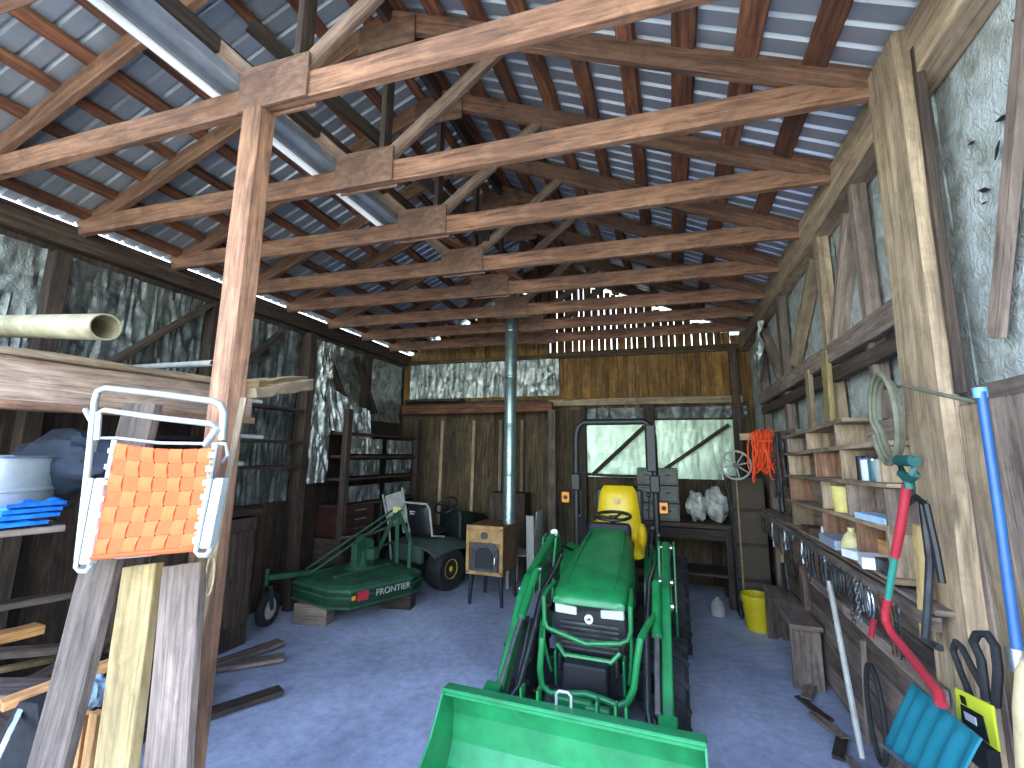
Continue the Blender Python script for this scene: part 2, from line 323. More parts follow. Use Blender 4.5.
# ================================================================ the setting
XL, XR, XC, ZP = -4.2, 1.0, -1.6, 3.32
SK = .075; ANG = math.atan(SK)
def SY(y, x): return y + SK * (x - XC)      # cross members run slightly askew to the long walls
YB = 6.62                                   # back wall at the middle of the span
SLOPE = .45
def roofz(x): return 3.42 + SLOPE * (2.6 - abs(x - XC))
m = MB()
m.grid(lambda u, v: (XL - .2 + u * 5.6, -.05 + v * 7.3, .004 * noise.noise(V((u * 7, v * 9, 0)))), 60, 70, (0, 1, 0))
struct(m.build('floor', CONC))
m = MB(); m.grid(lambda u, v: (-16 + u * 30, -16 + v * 16, -.03 + .03 * noise.noise(V((u * 30, v * 20, 0)))), 40, 30)
tag(m.build('yard_ground', GRAVEL), 'pale gravel yard in front of the open barn', 'ground'); bpy.data.objects['yard_ground']['kind'] = 'structure'

# roof sheets: ribbed metal, the ribs running up the slope
def roof_side(sgn, x_eave):
    m = MB(); p = .105; vs_, fs = [], []; y = .15; prof = []
    while y < 7.1:
        prof += [(y, 0), (y + .076, 0), (y + .079, .018), (y + .090, .018)]; y += p
    for yy, dz in prof:
        for x in (XC, x_eave): vs_.append((x, SY(yy, x), roofz(x) + .03 + dz))
    for i in range(len(prof) - 1): fs.append((2 * i, 2 * i + 1, 2 * i + 3, 2 * i + 2))
    n0 = len(vs_); vs2 = [(a, b, c + .006) for a, b, c in vs_]
    m.add(vs_, fs, (1, 0, 0)); m.add(vs2, [tuple(reversed(f)) for f in fs], (1, 0, 0))
    return m
o = roof_side(-1, XL - .06).build('ceiling', ROOFM); struct(o)
o = roof_side(1, XR + .16).build('ceiling', ROOFM); struct(o)

def boards_wall(m, p0, p1, zlo, zhi, wmin, wmax, gap, th, nrm, ztop=None, seed=1):
    # vertical boards from p0 to p1 (floor points)
    rnd = random.Random(seed); p0 = V(p0); p1 = V(p1); L_ = (p1 - p0).length; d = (p1 - p0) / L_; t = 0; nrm = V(nrm)
    while t < L_ - .02:
        w_ = min(rnd.uniform(wmin, wmax), L_ - t); c = p0 + d * (t + w_ / 2) + nrm * rnd.uniform(-.006, .006)
        hi = ztop(c.x) if ztop else zhi
        m.beam(V((c.x, c.y, zlo)), V((c.x, c.y, hi + rnd.uniform(-.01, .01))), w_ - gap * rnd.uniform(.3, 1.6), th, up=nrm); t += w_

# back wall: dark vertical siding below, honey coloured siding with gaps above
bl = V((XL - .1, SY(YB, XL - .1), 0)); br = V((XR + .15, SY(YB, XR + .15), 0)); bn = V((-SK, 1, 0)).normalized()
m = MB(); boards_wall(m, bl + bn * .03, br + bn * .03, 0, 2.48, .12, .2, -.002, .025, bn, seed=3); struct(m.build('wall_back', W_BARN2))
m = MB(); mid = V((-1.75, SY(YB, -1.75), 0)); boards_wall(m, mid + bn * .03, br + bn * .03, 2.4, 3.3, .07, .13, .0002, .022, bn, seed=5); boards_wall(m, mid + bn * .05, br + bn * .05, 3.28, 3.5, .08, .13, .01, .022, bn, ztop=lambda x: roofz(x) - .01, seed=5)
boards_wall(m, bl + bn * .03, mid + bn * .03, 2.4, 3.5, .1, .17, .003, .022, bn, ztop=lambda x: roofz(x) - .01, seed=6)
struct(m.build('wall_back_gable', W_BARN)); bpy.data.objects['wall_back_gable'].name = 'wall_back.001'

# left wall: dark outer boards, posts, plate
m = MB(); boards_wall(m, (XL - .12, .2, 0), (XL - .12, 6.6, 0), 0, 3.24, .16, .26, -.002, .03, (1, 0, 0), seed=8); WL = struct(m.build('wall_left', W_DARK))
m = MB(); m.rough((XL - .04, .2, 3.30), (XL - .04, 6.5, 3.30), .1, .17, seg=20, amp=.006); struct(m.build('trim_1', W_DARK, bevel=.004))
m = MB(); m.rough((XR + .02, .2, 3.3), (XR + .02, 6.8, 3.3), .12, .24, seg=20, amp=.008); struct(m.build('trim_2', W_TAN, bevel=.004))
for y in (1.75, 2.95, 4.15, 5.3):
    m = MB(); m.rough((XL + .0, y, 0), (XL + .0, y, 3.14), .12, .1, up=(0, 1, 0)); m.build('stud', W_DARK, WL, bevel=.004)
for (y0, z0, y1, z1) in ((2.1, 2.35, 2.85, 3.1), (3.0, 2.3, 3.7, 3.05), (4.4, 3.05, 4.9, 2.3), (5.0, 3.05, 5.5, 2.3)):
    m = MB(); m.rough((XL + .03, y0, z0), (XL + .03, y1, z1), .04, .1, up=(1, 0, 0)); m.build('brace', W_DARK, WL, bevel=.003)

def wrinkle(p, k=1.0, sd=0):
    q = V((p[0] * 1.1 + sd, p[1] * 4.5, p[2])); a = noise.noise(q) ; b = abs(noise.noise(q * 2.3 + V((a, 4, 2)))); c = noise.noise(q * 6)
    return k * (.5 * a - .8 * b + .15 * c)
def foil_sheet(name, org, du, dv, nrm, amp, mat, parent=None, nu=90, nv=36, fold='v', sag=0, sd=None, kink=None):
    org = V(org); du = V(du); dv = V(dv); nrm = V(nrm).normalized(); sd = random.uniform(0, 40) if sd is None else sd
    lu, lv = du.length, dv.length
    def fn(u, v):
        p = (v * lv, u * lu, 0) if fold == 'v' else (u * lu, v * lv, 0)
        d = wrinkle((p[0] * 1.2 + .35 * p[1], p[1] * 1.6, 0), amp, sd)
        e = sag * 4 * v * (1 - v)
        q = org + du * u + dv * v + nrm * (d + e)
        if kink: q += kink(u, v)
        return q
    m = MB(); m.grid(fn, nu, nv, du)
    return m.build(name, mat, parent)
# foil lining on the left wall, hung in bays between the studs
for (y0, y1, z0, sd) in ((.5, 1.7, 2.2, 1), (1.8, 2.9, 2.2, 5), (3.0, 4.1, 1.15, 9), (4.2, 6.3, 2.2, 14)):
    foil_sheet('foil_lining', (XL - .06, y0, z0), (0, y1 - y0, 0), (0, 0, 3.16 - z0), (1, 0, 0), .05, FOILG if y0 < 4 else FOIL, WL, sd=sd, nu=70)
# eave trim on back wall
WB = bpy.data.objects['wall_back']
foil_sheet('foil_lining', (XL + .05, SY(YB, XL) - .03, 2.62), (2.55, 2.55 * SK, 0), (0, 0, .62), (0, -1, 0), .05, FOIL, WB, nu=110, nv=30, sd=3)
foil_sheet('foil_lining', (-1.2, SY(YB, -1.2) - .03, 1.4), (2.1, 2.1 * SK, 0), (0, 0, .82), (0, -1, 0), .014, FOILB, WB, nu=90, nv=40, sd=22)
foil_sheet('foil_lining', (-1.2, SY(YB, -1.2) - .03, 2.25), (2.2, 2.2 * SK, 0), (0, 0, .16), (0, -1, 0), .07, FOILG, WB, nu=60, nv=10, sd=27)
def cross(x0, x1, z, w_, t, dy=0, mat=W_DARK, name='girt', parent=WB, amp=.006):
    m = MB(); m.rough((x0, SY(YB, x0) + dy, z), (x1, SY(YB, x1) + dy, z), w_, t, seg=14, amp=amp); return m.build(name, mat, parent, bevel=.004)
cross(-4.2, -1.75, 2.53, .06, .07, -.06, W_BARN2)
cross(-1.75, .95, 2.5, .07, .1, -.08, W_TAN)
cross(-1.75, .95, 3.27, .05, .06, -.03, W_BARN2)
cross(-4.3, 1.0, 3.24, .05, .07, -.02, W_BARN2)
for (x0, z0, x1, z1) in ((-1.1, 1.43, -.35, 2.13), (-.2, 1.46, .75, 2.14)):
    m = MB(); m.rough((x0, SY(YB, x0) - .1, z0), (x1, SY(YB, x1) - .1, z1), .05, .1, up=(0, 1, 0)); 
    m.build('brace', W_DARK, WB, bevel=.003)
for x, z0, z1, w_ in ((-.28, .0, 2.45, .14), (-1.22, 0, 2.45, .08), (.86, 0, 3.2, .1)):
    m = MB(); m.rough((x, SY(YB, x) - .1, z0), (x, SY(YB, x) - .1, z1), w_, .09, up=(0, 1, 0)); m.build('stud', W_DARK, WB, bevel=.004)
# lean battens on the lower left of the back wall
for x in (-3.55, -3.0, -2.55, -2.2):
    m = MB(); m.rough((x, SY(YB, x) - .02, .4), (x + .02, SY(YB, x) - .02, 2.25), .05, .03, up=(0, 1, 0)); m.build('batten', W_TAN, WB)

# right wall: boards outside, foil boards between studs, rail and posts
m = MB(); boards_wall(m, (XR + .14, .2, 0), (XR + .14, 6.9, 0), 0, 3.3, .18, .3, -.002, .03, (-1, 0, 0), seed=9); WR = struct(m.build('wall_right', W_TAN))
def wallboard(y0, y1, z0, z1, sd, x=XR + .08):
    def fn(u, v): return (x + .02 * noise.noise(V((u * 4, v * 4, sd))), y0 + (y1 - y0) * u, z0 + (z1 - z0) * v)
    m = MB(); m.grid(fn, 24, 24, (0, 1, 0), thick=(.02, 0, 0)); return m.build('foil_board', FOILW, WR)
wallboard(.25, 2.09, 1.93, 3.32, 3); wallboard(2.1, 3.3, 1.9, 3.25, 8); wallboard(3.35, 4.6, 1.8, 3.2, 12); wallboard(4.65, 6.7, 1.8, 3.2, 17)
for (y, wd, z0, z1, mt) in ((2.72, .06, 1.9, 3.2, W_GREY), (3.35, .09, 1.2, 3.2, W_TAN), (4.55, .11, .3, 3.2, W_GREY), (5.55, .1, .0, 3.2, W_GREY)):
    m = MB(); m.rough((XR + .02, y, z0), (XR + .02, y, z1), wd, .07, up=(1, 0, 0)); m.build('stud', mt, WR, bevel=.004)
for (y0, z0, y1, z1, mt) in ((2.85, 3.1, 3.25, 2.45, W_GREY), (3.5, 3.1, 4.3, 2.5, W_TAN), (4.8, 2.45, 5.4, 3.1, W_GREY)):
    m = MB(); m.rough((XR + .03, y0, z0), (XR + .03, y1, z1), .05, .085, up=(1, 0, 0)); m.build('brace', mt, WR, bevel=.003)
m = MB(); m.rough((XR + .05, 1.53, 3.1), (XR + .03, 1.87, 2.1), .05, .03, up=(1, 0, 0)); m.build('brace', W_GREY, WR, bevel=.003)
m = MB(); m.rough((XR - .02, 2.15, 2.35), (XR - .02, 5.6, 2.35), .06, .12, seg=18, amp=.01); m.build('rail', W_GREY, WR, bevel=.004)
m = MB(); m.rough((XR - .0, 2.15, 2.22), (XR - .0, 5.6, 2.22), .05, .08, seg=18, amp=.01); m.build('rail', W_DARK, WR, bevel=.004)
m = MB(); m.rough((XR - .02, .4, 1.92), (XR - .02, 1.9, 1.92), .05, .05, seg=10, amp=.01); m.build('rail', W_GREY, WR, bevel=.004)
# grey planks standing against the wall near the opening
rnd = random.Random(4); y = .55
while y < 2.02:
    wd = rnd.uniform(.14, .24); m = MB(); m.rough((XR + .0, y + wd / 2, .1), (XR - .02, y + wd / 2, 1.9 + rnd.uniform(-.03, .03)), wd - .006, .03, up=(1, 0, 0), amp=.01); m.build('wall_plank', rnd.choice([W_GREY, W_GREY, W_TAN]), WR, bevel=.003); y += wd
m = MB(); m.rough((XR - .05, 2.20, 0), (XR - .05, 2.09, 3.42), .27, .06, up=(1, 0, 0), amp=.01); m.build('main_post', W_TAN, WR, bevel=.008)
m = MB(); m.rough((XR - .03, 1.98, 1.93), (XR - .03, 1.935, 3.3), .03, .03, up=(1, 0, 0), amp=.006); m.build('main_post_edge', W_DARK, WR, bevel=.005)
# low boards at the foot of the wall
m = MB()
for k in range(6): m.rough((XR + .04, 2.3, .12 + k * .17), (XR + .04, 6.3, .12 + k * .17 + .02), .03, .165, seg=14, amp=.01)
m.build('low_boards', W_GREY, WR, bevel=.003)
m = MB(); m.rough((XR - .03, .5, .55), (XR - .03, 2.4, .55), .06, .16, seg=10, amp=.012); m.build('low_rail', W_GREY, WR, bevel=.004)
m = MB(); m.rough((XR - .0, .5, 1.28), (XR - .0, 1.85, 1.3), .05, .13, seg=10, amp=.012); m.build('low_rail', W_GREY, WR, bevel=.004)

# ================================================================ roof frame
def truss_at(name):
    t = thing(name, '', 'truss', (XC, 1.37, ZP)); ox, oy, oz = XC, 1.37, ZP
    P = lambda x, z, y=0: V((ox + x, oy + y, oz + z))
    W = 2.58; th = .042; d = .135
    m = MB(); m.rough(P(-W, d / 2), P(W, d / 2), th, d, up=(0, 0, 1), seg=16, amp=.006); m.build('bottom_chord', W_RED, t, bevel=.003)
    for s in (-1, 1):
        m = MB(); m.rough(P(s * (W + .02), .03 + .02), P(0, .03 + .02 + SLOPE * (W + .02) - .06), th, .13, up=(0, 0, 1), seg=12, amp=.006); m.build('rafter', W_RED, t, bevel=.003)
    for s, x0, x1 in ((-1, .09, .82), (1, .09, .82)):
        zt = SLOPE * (W - x1) - .02
        m = MB(); m.rough(P(s * x0 - .1, .13, 0), P(s * x1 - .03, zt, 0), .08, .035, up=(0, 1, 0)); m.build('web', W_WEB, t, bevel=.003)
    m = MB(); m.rough(P(0, .1, .03), P(0, SLOPE * W - .06, .03), .035, .085, up=(0, 1, 0)); m.build('king_post', W_DARK, t, bevel=.003)
    for s in (-1, 1):
        m = MB(); m.box(P(-.1, .105, s * .032), (.4, .012, .23), rot=(0, random.uniform(-.02, .02), 0)); m.build('gusset', W_PLY, t)
    m = MB(); m.box(P(0, SLOPE * W - .14, -.032), (.4, .012, .2)); m.build('gusset', W_PLY, t)
    return t
T = truss_at('roof_truss'); T.rotation_euler = (0, 0, ANG)
tys = [.71, 1.37, 2.03, 2.70, 3.38, 4.03, 4.7, 5.35, 6.0]
tl = ['roof truss nearest the barn opening, only its ends in view', 'roof truss carried by the brown square post', 'roof truss directly behind the one on the brown post', 'third roof truss of those crossing fully in view', 'fourth roof truss of those crossing fully in view', 'roof truss just in front of the stove pipe', 'roof truss right behind the top of the stove pipe', 'second roof truss from the back wall siding', 'last roof truss, closest to the back wall siding']
for i, (y, l) in enumerate(zip(tys, tl)):
    t = T if i == 1 else dup(T)
    t.location = (XC, y, ZP + (0, 0, .0, .004, -.006, .01, 0, .004, 0)[i]); t['label'] = l; t['group'] = 'roof trusses across the barn'
    t.rotation_euler = (0, 0, ANG + (0, -.01, 0, 0, .006, .02, .02, .01, 0)[i])

ordn = ['first', 'second', 'third', 'fourth', 'fifth', 'sixth', 'seventh', 'eighth', 'ninth', 'tenth']
for s, side in ((-1, 'left'), (1, 'right')):
    xs = [2.32 - .285 * k for k in range(9)] if s > 0 else [2.5 - .26 * k for k in range(10)]
    rnd = random.Random(11 + s)
    for k, dx in enumerate(xs):
        x = XC + s * dx; wd = rnd.uniform(.09, .13) if s > 0 else rnd.uniform(.06, .09)
        m = MB(); up = V((s * SLOPE, 0, 1)); m.rough((x, .2, roofz(x) - .0), (x, 6.65, roofz(x) - .0), wd, .04, up=up, seg=24, amp=.012)
        one(m, 'purlin', W_PURL, f'rough purlin under the {side} roof slope, {ordn[k]} up from the eave', 'purlin', f'purlins under the {side} roof slope', bevel=.003)
m = MB(); m.rough((XC, .2, roofz(XC) - .1), (XC, 6.6, roofz(XC) - .1), .04, .12, seg=10); one(m, 'ridge_board', W_DARK, 'dark ridge board along the peak of the roof', 'beam')
m = MB(); m.rough((XC - .55, .4, 3.75), (XC - .25, 6.4, 3.8), .04, .09, seg=12); one(m, 'bracing_board', W_DARK, 'long dark bracing board tied along the truss webs', 'brace')
m = MB(); m.rough((XC - 1.1, 2.1, 4.0), (XC + .2, 4.2, 3.5), .09, .03, seg=12); one(m, 'bracing_board', W_PURL, 'slanting thin brown brace between the roof trusses', 'brace')
m = MB(); m.rough((XC - .55, 1.5, 4.1), (XC + .15, 3.4, 3.62), .03, .09, seg=12); one(m, 'bracing_board', W_DARK, 'dark slanting brace behind the first gusset plate', 'brace')

# square post under the second truss
m = MB(); m.rough((-1.8, 1.36, 0), (-1.8, 1.36, 3.32), .115, .09, up=(0, 1, 0), seg=14, amp=.006); one(m, 'post', W_RED, 'reddish square post under the gusset, folding chair hung on it', 'post', bevel=.006)

# fluorescent fixture lying on the bottom chords
def fixture(name, y0, y1, x, z, label):
    t = thing(name, label, 'light fixture', (x, (y0 + y1) / 2, z)); m = MB()
    sec = [(-.1, .0), (-.095, -.012), (-.06, .03), (-.055, .065), (.055, .065), (.06, .03), (.095, -.012), (.1, .0), (.07, .075), (-.07, .075)]
    m.prism([(x + a, y0, z + b) for a, b in sec], (0, y1 - y0, 0)); m.build('housing', plain('grey_painted_steel', 'a3abb2', .4, .4), t)
    for dx in (-.075,):
        m = MB(); m.tube([(x + dx, y0 + .03, z + .0), (x + dx, y1 - .03, z + .0)], .019, 12); m.build('tube', TUBE, t)
    for yy in (y0, y1):
        m = MB(); m.box((x, yy, z + .025), (.27, .02, .08)); m.build('end_cap', STEEL, t, bevel=.003)
    return t
TUBE = plain('fluorescent_tube_glass', 'f2f8fa', .2, 0, .02, 10, emit=.25)
fixture('fluorescent_light', .55, 2.95, -2.01, 3.475, 'long fluorescent fixture with pale tubes lying on the roof chords')

# ================================================================ compact tractor with loader
def text_mesh(s, size, mat, parent, o, xdir, updir, depth=.002, name='lettering'):
    c = bpy.data.curves.new('lettering', 'FONT'); c.body = s; c.size = size; c.extrude = depth; c.align_x = 'CENTER'; c.align_y = 'CENTER'
    t = bpy.data.objects.new('lettering_source', c); COL.objects.link(t); bpy.context.view_layer.update()
    me = bpy.data.meshes.new_from_object(t.evaluated_get(bpy.context.evaluated_depsgraph_get())); bpy.data.objects.remove(t)
    x = V(xdir).normalized(); u = V(updir).normalized(); n = x.cross(u); o = V(o) - V(ORG[parent.name])
    M = Matrix(((x.x, u.x, n.x, o.x), (x.y, u.y, n.y, o.y), (x.z, u.z, n.z, o.z), (0, 0, 0, 1))); me.transform(M)
    me.materials.clear(); me.materials.append(mat); ob = bpy.data.objects.new(name, me); COL.objects.link(ob); ob.parent = parent; ORG[ob.name] = ORG[parent.name]
    return ob
TX = -.53
tr = thing('compact_tractor', 'green compact tractor with front loader, bucket and yellow seat', 'tractor', (TX, 3.7, 0))
def wheel(parent, c, r, w_, rr, rimmat, lugs=18, name='wheel', tread=.018):
    # axle along x
    cx_, cy_, cz_ = c; m = MB()
    prof = [(rr, -w_ * .36), (rr + (r - rr) * .45, -w_ * .5), (r - .03, -w_ * .5), (r, -w_ * .38), (r + .002, 0), (r, w_ * .38), (r - .03, w_ * .5), (rr + (r - rr) * .45, w_ * .5), (rr, w_ * .36)]
    m.lathe(prof, c, (1, 0, 0), 40)
    for k in range(lugs):
        for s in (-1, 1):
            a = 2 * math.pi * (k + (.5 if s > 0 else 0)) / lugs
            p0 = V((cx_ + s * .01, cy_ + math.cos(a) * (r + .004), cz_ + math.sin(a) * (r + .004))); a2 = a + .22; p1 = V((cx_ + s * w_ * .5, cy_ + math.cos(a2) * (r - .008), cz_ + math.sin(a2) * (r - .008)))
            up = V((0, math.cos(a + .1), math.sin(a + .1))); m.beam(p0, p1, .028, tread * 2, up=up)
    t = m.build('tire', RUB, parent)
    m = MB(); m.lathe([(.02, -w_ * .1), (rr * .5, -w_ * .12), (rr * .6, -w_ * .3), (rr * .97, -w_ * .36), (rr + .01, -w_ * .4), (rr + .01, w_ * .4), (rr * .97, w_ * .36), (rr * .6, w_ * .3), (rr * .5, w_ * .12), (.02, w_ * .1)], c, (1, 0, 0), 28)
    m.lathe([(.035, -w_ * .16), (.04, w_ * .16)], c, (1, 0, 0), 12)
    for k in range(5):
        a = 2 * math.pi * k / 5; m.lathe([(.008, -w_ * .17), (.008, w_ * .17)], (cx_, cy_ + math.cos(a) * rr * .4, cz_ + math.sin(a) * rr * .4), (1, 0, 0), 6)
    m.build('rim', rimmat, parent)
for s in (-1, 1):
    wheel(tr, (TX + s * .47, 3.16, .285), .265, .19, .15, YEL, 14)
    wheel(tr, (TX + s * .47, 4.5, .40), .385, .29, .21, YEL, 18)
# chassis, axle, engine frame
m = MB(); m.box((TX, 3.5, .42), (.26, 1.5, .16)); m.box((TX, 3.16, .29), (.72, .09, .1)); m.box((TX, 3.0, .42), (.34, .2, .1)); m.box((TX, 4.5, .42), (.64, .22, .2)); m.box((TX, 2.93, .36), (.42, .05, .13))
for s in (-1, 1): m.box((TX + s * .3, 3.16, .29), (.08, .14, .18)); m.box((TX + s * .17, 3.3, .46), (.03, .9, .1))
m.build('chassis', BLACK, tr, bevel=.01)
m = MB(); m.box((TX, 3.15, .2), (.5, .07, .05)); m.tube([(TX - .3, 3.12, .3), (TX + .3, 3.12, .3)], .018); m.build('front_axle', DSTEEL, tr)
# hood
def hood_sec(y, hw, zt, zb, sh):
    pts = []
    for k in range(17):
        a = math.pi * k / 16; cxx = -math.cos(a); sn = math.sin(a)
        x = math.copysign(abs(cxx) ** (.45 if sh else .6), cxx) * hw; z = zb + (zt - zb) * (sn ** (.42))
        pts.append(V((TX + x, y, z)))
    return pts
secs = [hood_sec(2.885, .17, .80, .785, 1), hood_sec(2.9, .222, .83, .78, 1), hood_sec(2.96, .243, .862, .765, 1), hood_sec(3.12, .25, .915, .70, 1), hood_sec(3.4, .247, .98, .68, 1), hood_sec(3.65, .232, 1.04, .67, 1), hood_sec(3.85, .212, 1.09, .70, 1), hood_sec(3.9, .2, 1.1, .72, 1)]
m = MB(); vv = [p for s_ in secs for p in s_]; n = 17
m.add(vv, [(i * n + k, i * n + k + 1, (i + 1) * n + k + 1, (i + 1) * n + k) for i in range(len(secs) - 1) for k in range(n - 1)] + [tuple(range(n - 1, -1, -1)), tuple((len(secs) - 1) * n + k for k in range(n))], (0, 1, 0), smooth=True)
hood = m.build('hood', GREEN, tr)
m = MB()
for s in (-1, 1): m.tube([(TX + s * .15, 2.99, .867), (TX + s * .155, 3.2, .93), (TX + s * .15, 3.5, 1.005), (TX + s * .13, 3.86, 1.095)], .007, 6)
m.build('hood_crease', GREEN, hood)
m = MB()
for s in (-1, 1):
    for k in range(6): m.box((TX + s * .243, 3.3 + k * .07, .76), (.012, .035, .09), rot=(.4, 0, 0))
m.build('side_vent', BLACK, hood)
# nose: grille, lights, badge
m = MB(); m.prism([(TX - .235, 2.95, .70), (TX - .225, 2.93, .60), (TX - .19, 2.945, .46), (TX + .19, 2.945, .46), (TX + .225, 2.93, .60), (TX + .235, 2.95, .70), (TX + .215, 2.925, .785), (TX - .215, 2.925, .785)], (0, .12, .0)); m.build('grille', BLACK, tr, bevel=.008)
m = MB()
for k in range(7): m.box((TX, 2.925 + .0025 * k, .67 - k * .03), (.36, .012, .012))
m.build('grille_bars', DSTEEL, tr)
for s in (-1, 1):
    m = MB(); x0, x1 = TX + s * .075, TX + s * .215
    m.prism([(x0, 2.912, .715), (x1, 2.925, .715), (x1, 2.915, .775), (x0, 2.905, .765)], (0, .03, 0)); m.build('headlight', LENS, tr, bevel=.006)
m = MB(); m.lathe([(.001, -.006), (.026, -.006), (.028, 0), (.028, .006)], (TX, 2.922, .70), (0, 1, 0), 20); em = m.build('badge', PAPER, tr)
m = MB(); m.prism([(TX - .014, 2.913, .693), (TX - .004, 2.913, .697), (TX + .008, 2.913, .693), (TX + .013, 2.913, .703), (TX + .008, 2.913, .709), (TX - .006, 2.913, .707), (TX - .012, 2.913, .693), (TX - .016, 2.913, .707)], (0, .003, 0)); m.build('badge_mark', DTEAL, em)
# lower cowl and side panels under the hood
m = MB(); m.box((TX, 3.4, .6), (.36, .85, .2)); m.box((TX, 3.95, .75), (.4, .18, .5)); m.build('engine_block', BLACK, tr, bevel=.02)
for s in (-1, 1):
    m = MB(); m.prism([(TX + s * .2, 2.95, .52), (TX + s * .2, 3.12, .34), (TX + s * .2, 3.12, .28), (TX + s * .2, 2.9, .3), (TX + s * .2, 2.88, .5)], (s * .015, 0, 0)); m.build('bumper_bracket', GREEN, tr, bevel=.004)
m = MB(); m.tube([(TX - .19, 2.88, .55), (TX - .14, 2.86, .5), (TX + .14, 2.86, .5), (TX + .19, 2.88, .55)], .016, 8); m.build('lower_bumper', GREEN, tr)
# upper light guard and the big brush guard
m = MB(); y = 2.82
m.tube([(TX - .25, 3.06, .86), (TX - .262, 2.9, .85), (TX - .262, y, .83), (TX - .257, y, .70), (TX - .24, y, .655), (TX - .2, y, .645), (TX + .0, y - .01, .60), (TX + .2, y, .625), (TX + .245, y, .65), (TX + .262, y, .70), (TX + .262, y, .83), (TX + .262, 2.9, .85), (TX + .25, 3.06, .86)], .014, 10)
m.tube([(TX - .262, y, .84), (TX - .262, y, .6), (TX - .25, 2.86, .48), (TX - .235, 2.9, .38)], .009, 8); m.tube([(TX + .262, y, .84), (TX + .262, y, .6), (TX + .25, 2.86, .48), (TX + .235, 2.9, .38)], .009, 8)
m.build('light_guard', GREEN, tr)
y = 2.66; m = MB(); bgp = [PY(543, 622, 2.9), PY(542, 640, y), PY(540, 668, y), PY(542, 685, y), PY(550, 693, y), PY(566, 694, y), PY(586, 694, y), PY(604, 700, y), PY(618, 706, y), PY(628, 702, y), PY(634, 688, y), PY(637, 660, y), PY(640, 640, y), PY(648, 624, 2.8), PY(658, 612, 2.95)]
m.tube(bgp, .019, 12); m.build('brush_guard', GREEN, tr)
# dash, wheel, seat, fenders
m = MB(); m.box((TX, 3.97, 1.06), (.36, .14, .14), rot=(-.5, 0, 0)); m.box((TX, 4.02, .8), (.3, .08, .5)); m.build('dashboard', BLACK, tr, bevel=.03, seg=2)
sw = V((TX + .02, 4.06, 1.185)); m = MB(); ax = V((0, -.12, 1)).normalized(); c1, c2 = perp(ax)
m.tube([sw + (c1 * math.cos(a) + c2 * math.sin(a)) * .15 for a in [2 * math.pi * k / 28 for k in range(28)]], .014, 8, closed=True)
for a in (.5, 2.6, 4.7): m.tube([sw - ax * .02, sw + (c1 * math.cos(a) + c2 * math.sin(a)) * .145], .01, 6)
m.lathe([(.04, -.03), (.035, .01)], sw - ax * .01, ax, 14); m.tube([sw, sw - ax * .2 - V((0, 0, .05))], .02, 8); m.build('steering_wheel', BLACK, tr)
def cushion(m, c, hw, hh, th, R, nx=12, nz=12, pw=3.2, top=.85):
    R = R; pts = []
    def f(u, v, side):
        x = (u * 2 - 1); z = (v * 2 - 1); k = (1 - abs(x) ** pw) ** (1 / 2.2) * (1 - abs(z) ** pw) ** (1 / 2.2) if abs(x) < 1 and abs(z) < 1 else 0
        wx = hw * (1 - (1 - top) * (z * .5 + .5)) * (1 if abs(z) < .75 else 1 - .9 * (abs(z) - .75) ** 1.5 * 1.6)
        return V(c) + R @ V((x * wx, side * th * k - .02 * (1 - x * x) , z * hh))
    m.grid(lambda u, v: f(u, v, -1), nx, nz); m.grid(lambda u, v: f(1 - u, v, 1), nx, nz)
m = MB(); cushion(m, (TX + .04, 4.3, 1.17), .225, .26, .07, Matrix.Rotation(-.16, 3, 'X'), top=.72); seatb = m.build('backrest', YEL, tr)
m = MB(); cushion(m, (TX + .04, 4.14, .9), .24, .24, .06, Matrix.Rotation(-1.45, 3, 'X'), top=.95); m.build('seat', YEL, tr)
for s in (-1, 1):
    m = MB(); m.ball((TX + .04 + s * .21, 4.25, 1.0), (.045, .09, .11)); m.build('seat_wing', YEL, tr)
m = MB(); m.lathe([(.022, -.004), (.022, .004)], (TX + .04, 4.19, 1.3), (0, 1, 0), 14); m.build('seat_mark', TANPL, seatb)
m = MB(); m.box((TX + .04, 4.36, 1.12), (.44, .05, .56), rot=(-.16, 0, 0)); m.build('seat_shell', BLACK, tr, bevel=.03, seg=2)
for s in (-1, 1):
    def ff(u, v, s=s):
        a = math.pi * (.05 + .8 * u); return (TX + s * (.26 + .22 * v), 4.5 - math.cos(a) * .47, .42 + math.sin(a) * .46 - .03 * v * v)
    m = MB(); m.grid(ff, 16, 5, (0, 1, 0), thick=(0, 0, -.015)); m.build('fender', GREEN, tr)
    m = MB(); m.box((TX + s * .33, 3.95, .42), (.26, .5, .02)); m.build('foot_platform', BLACK, tr, bevel=.004)
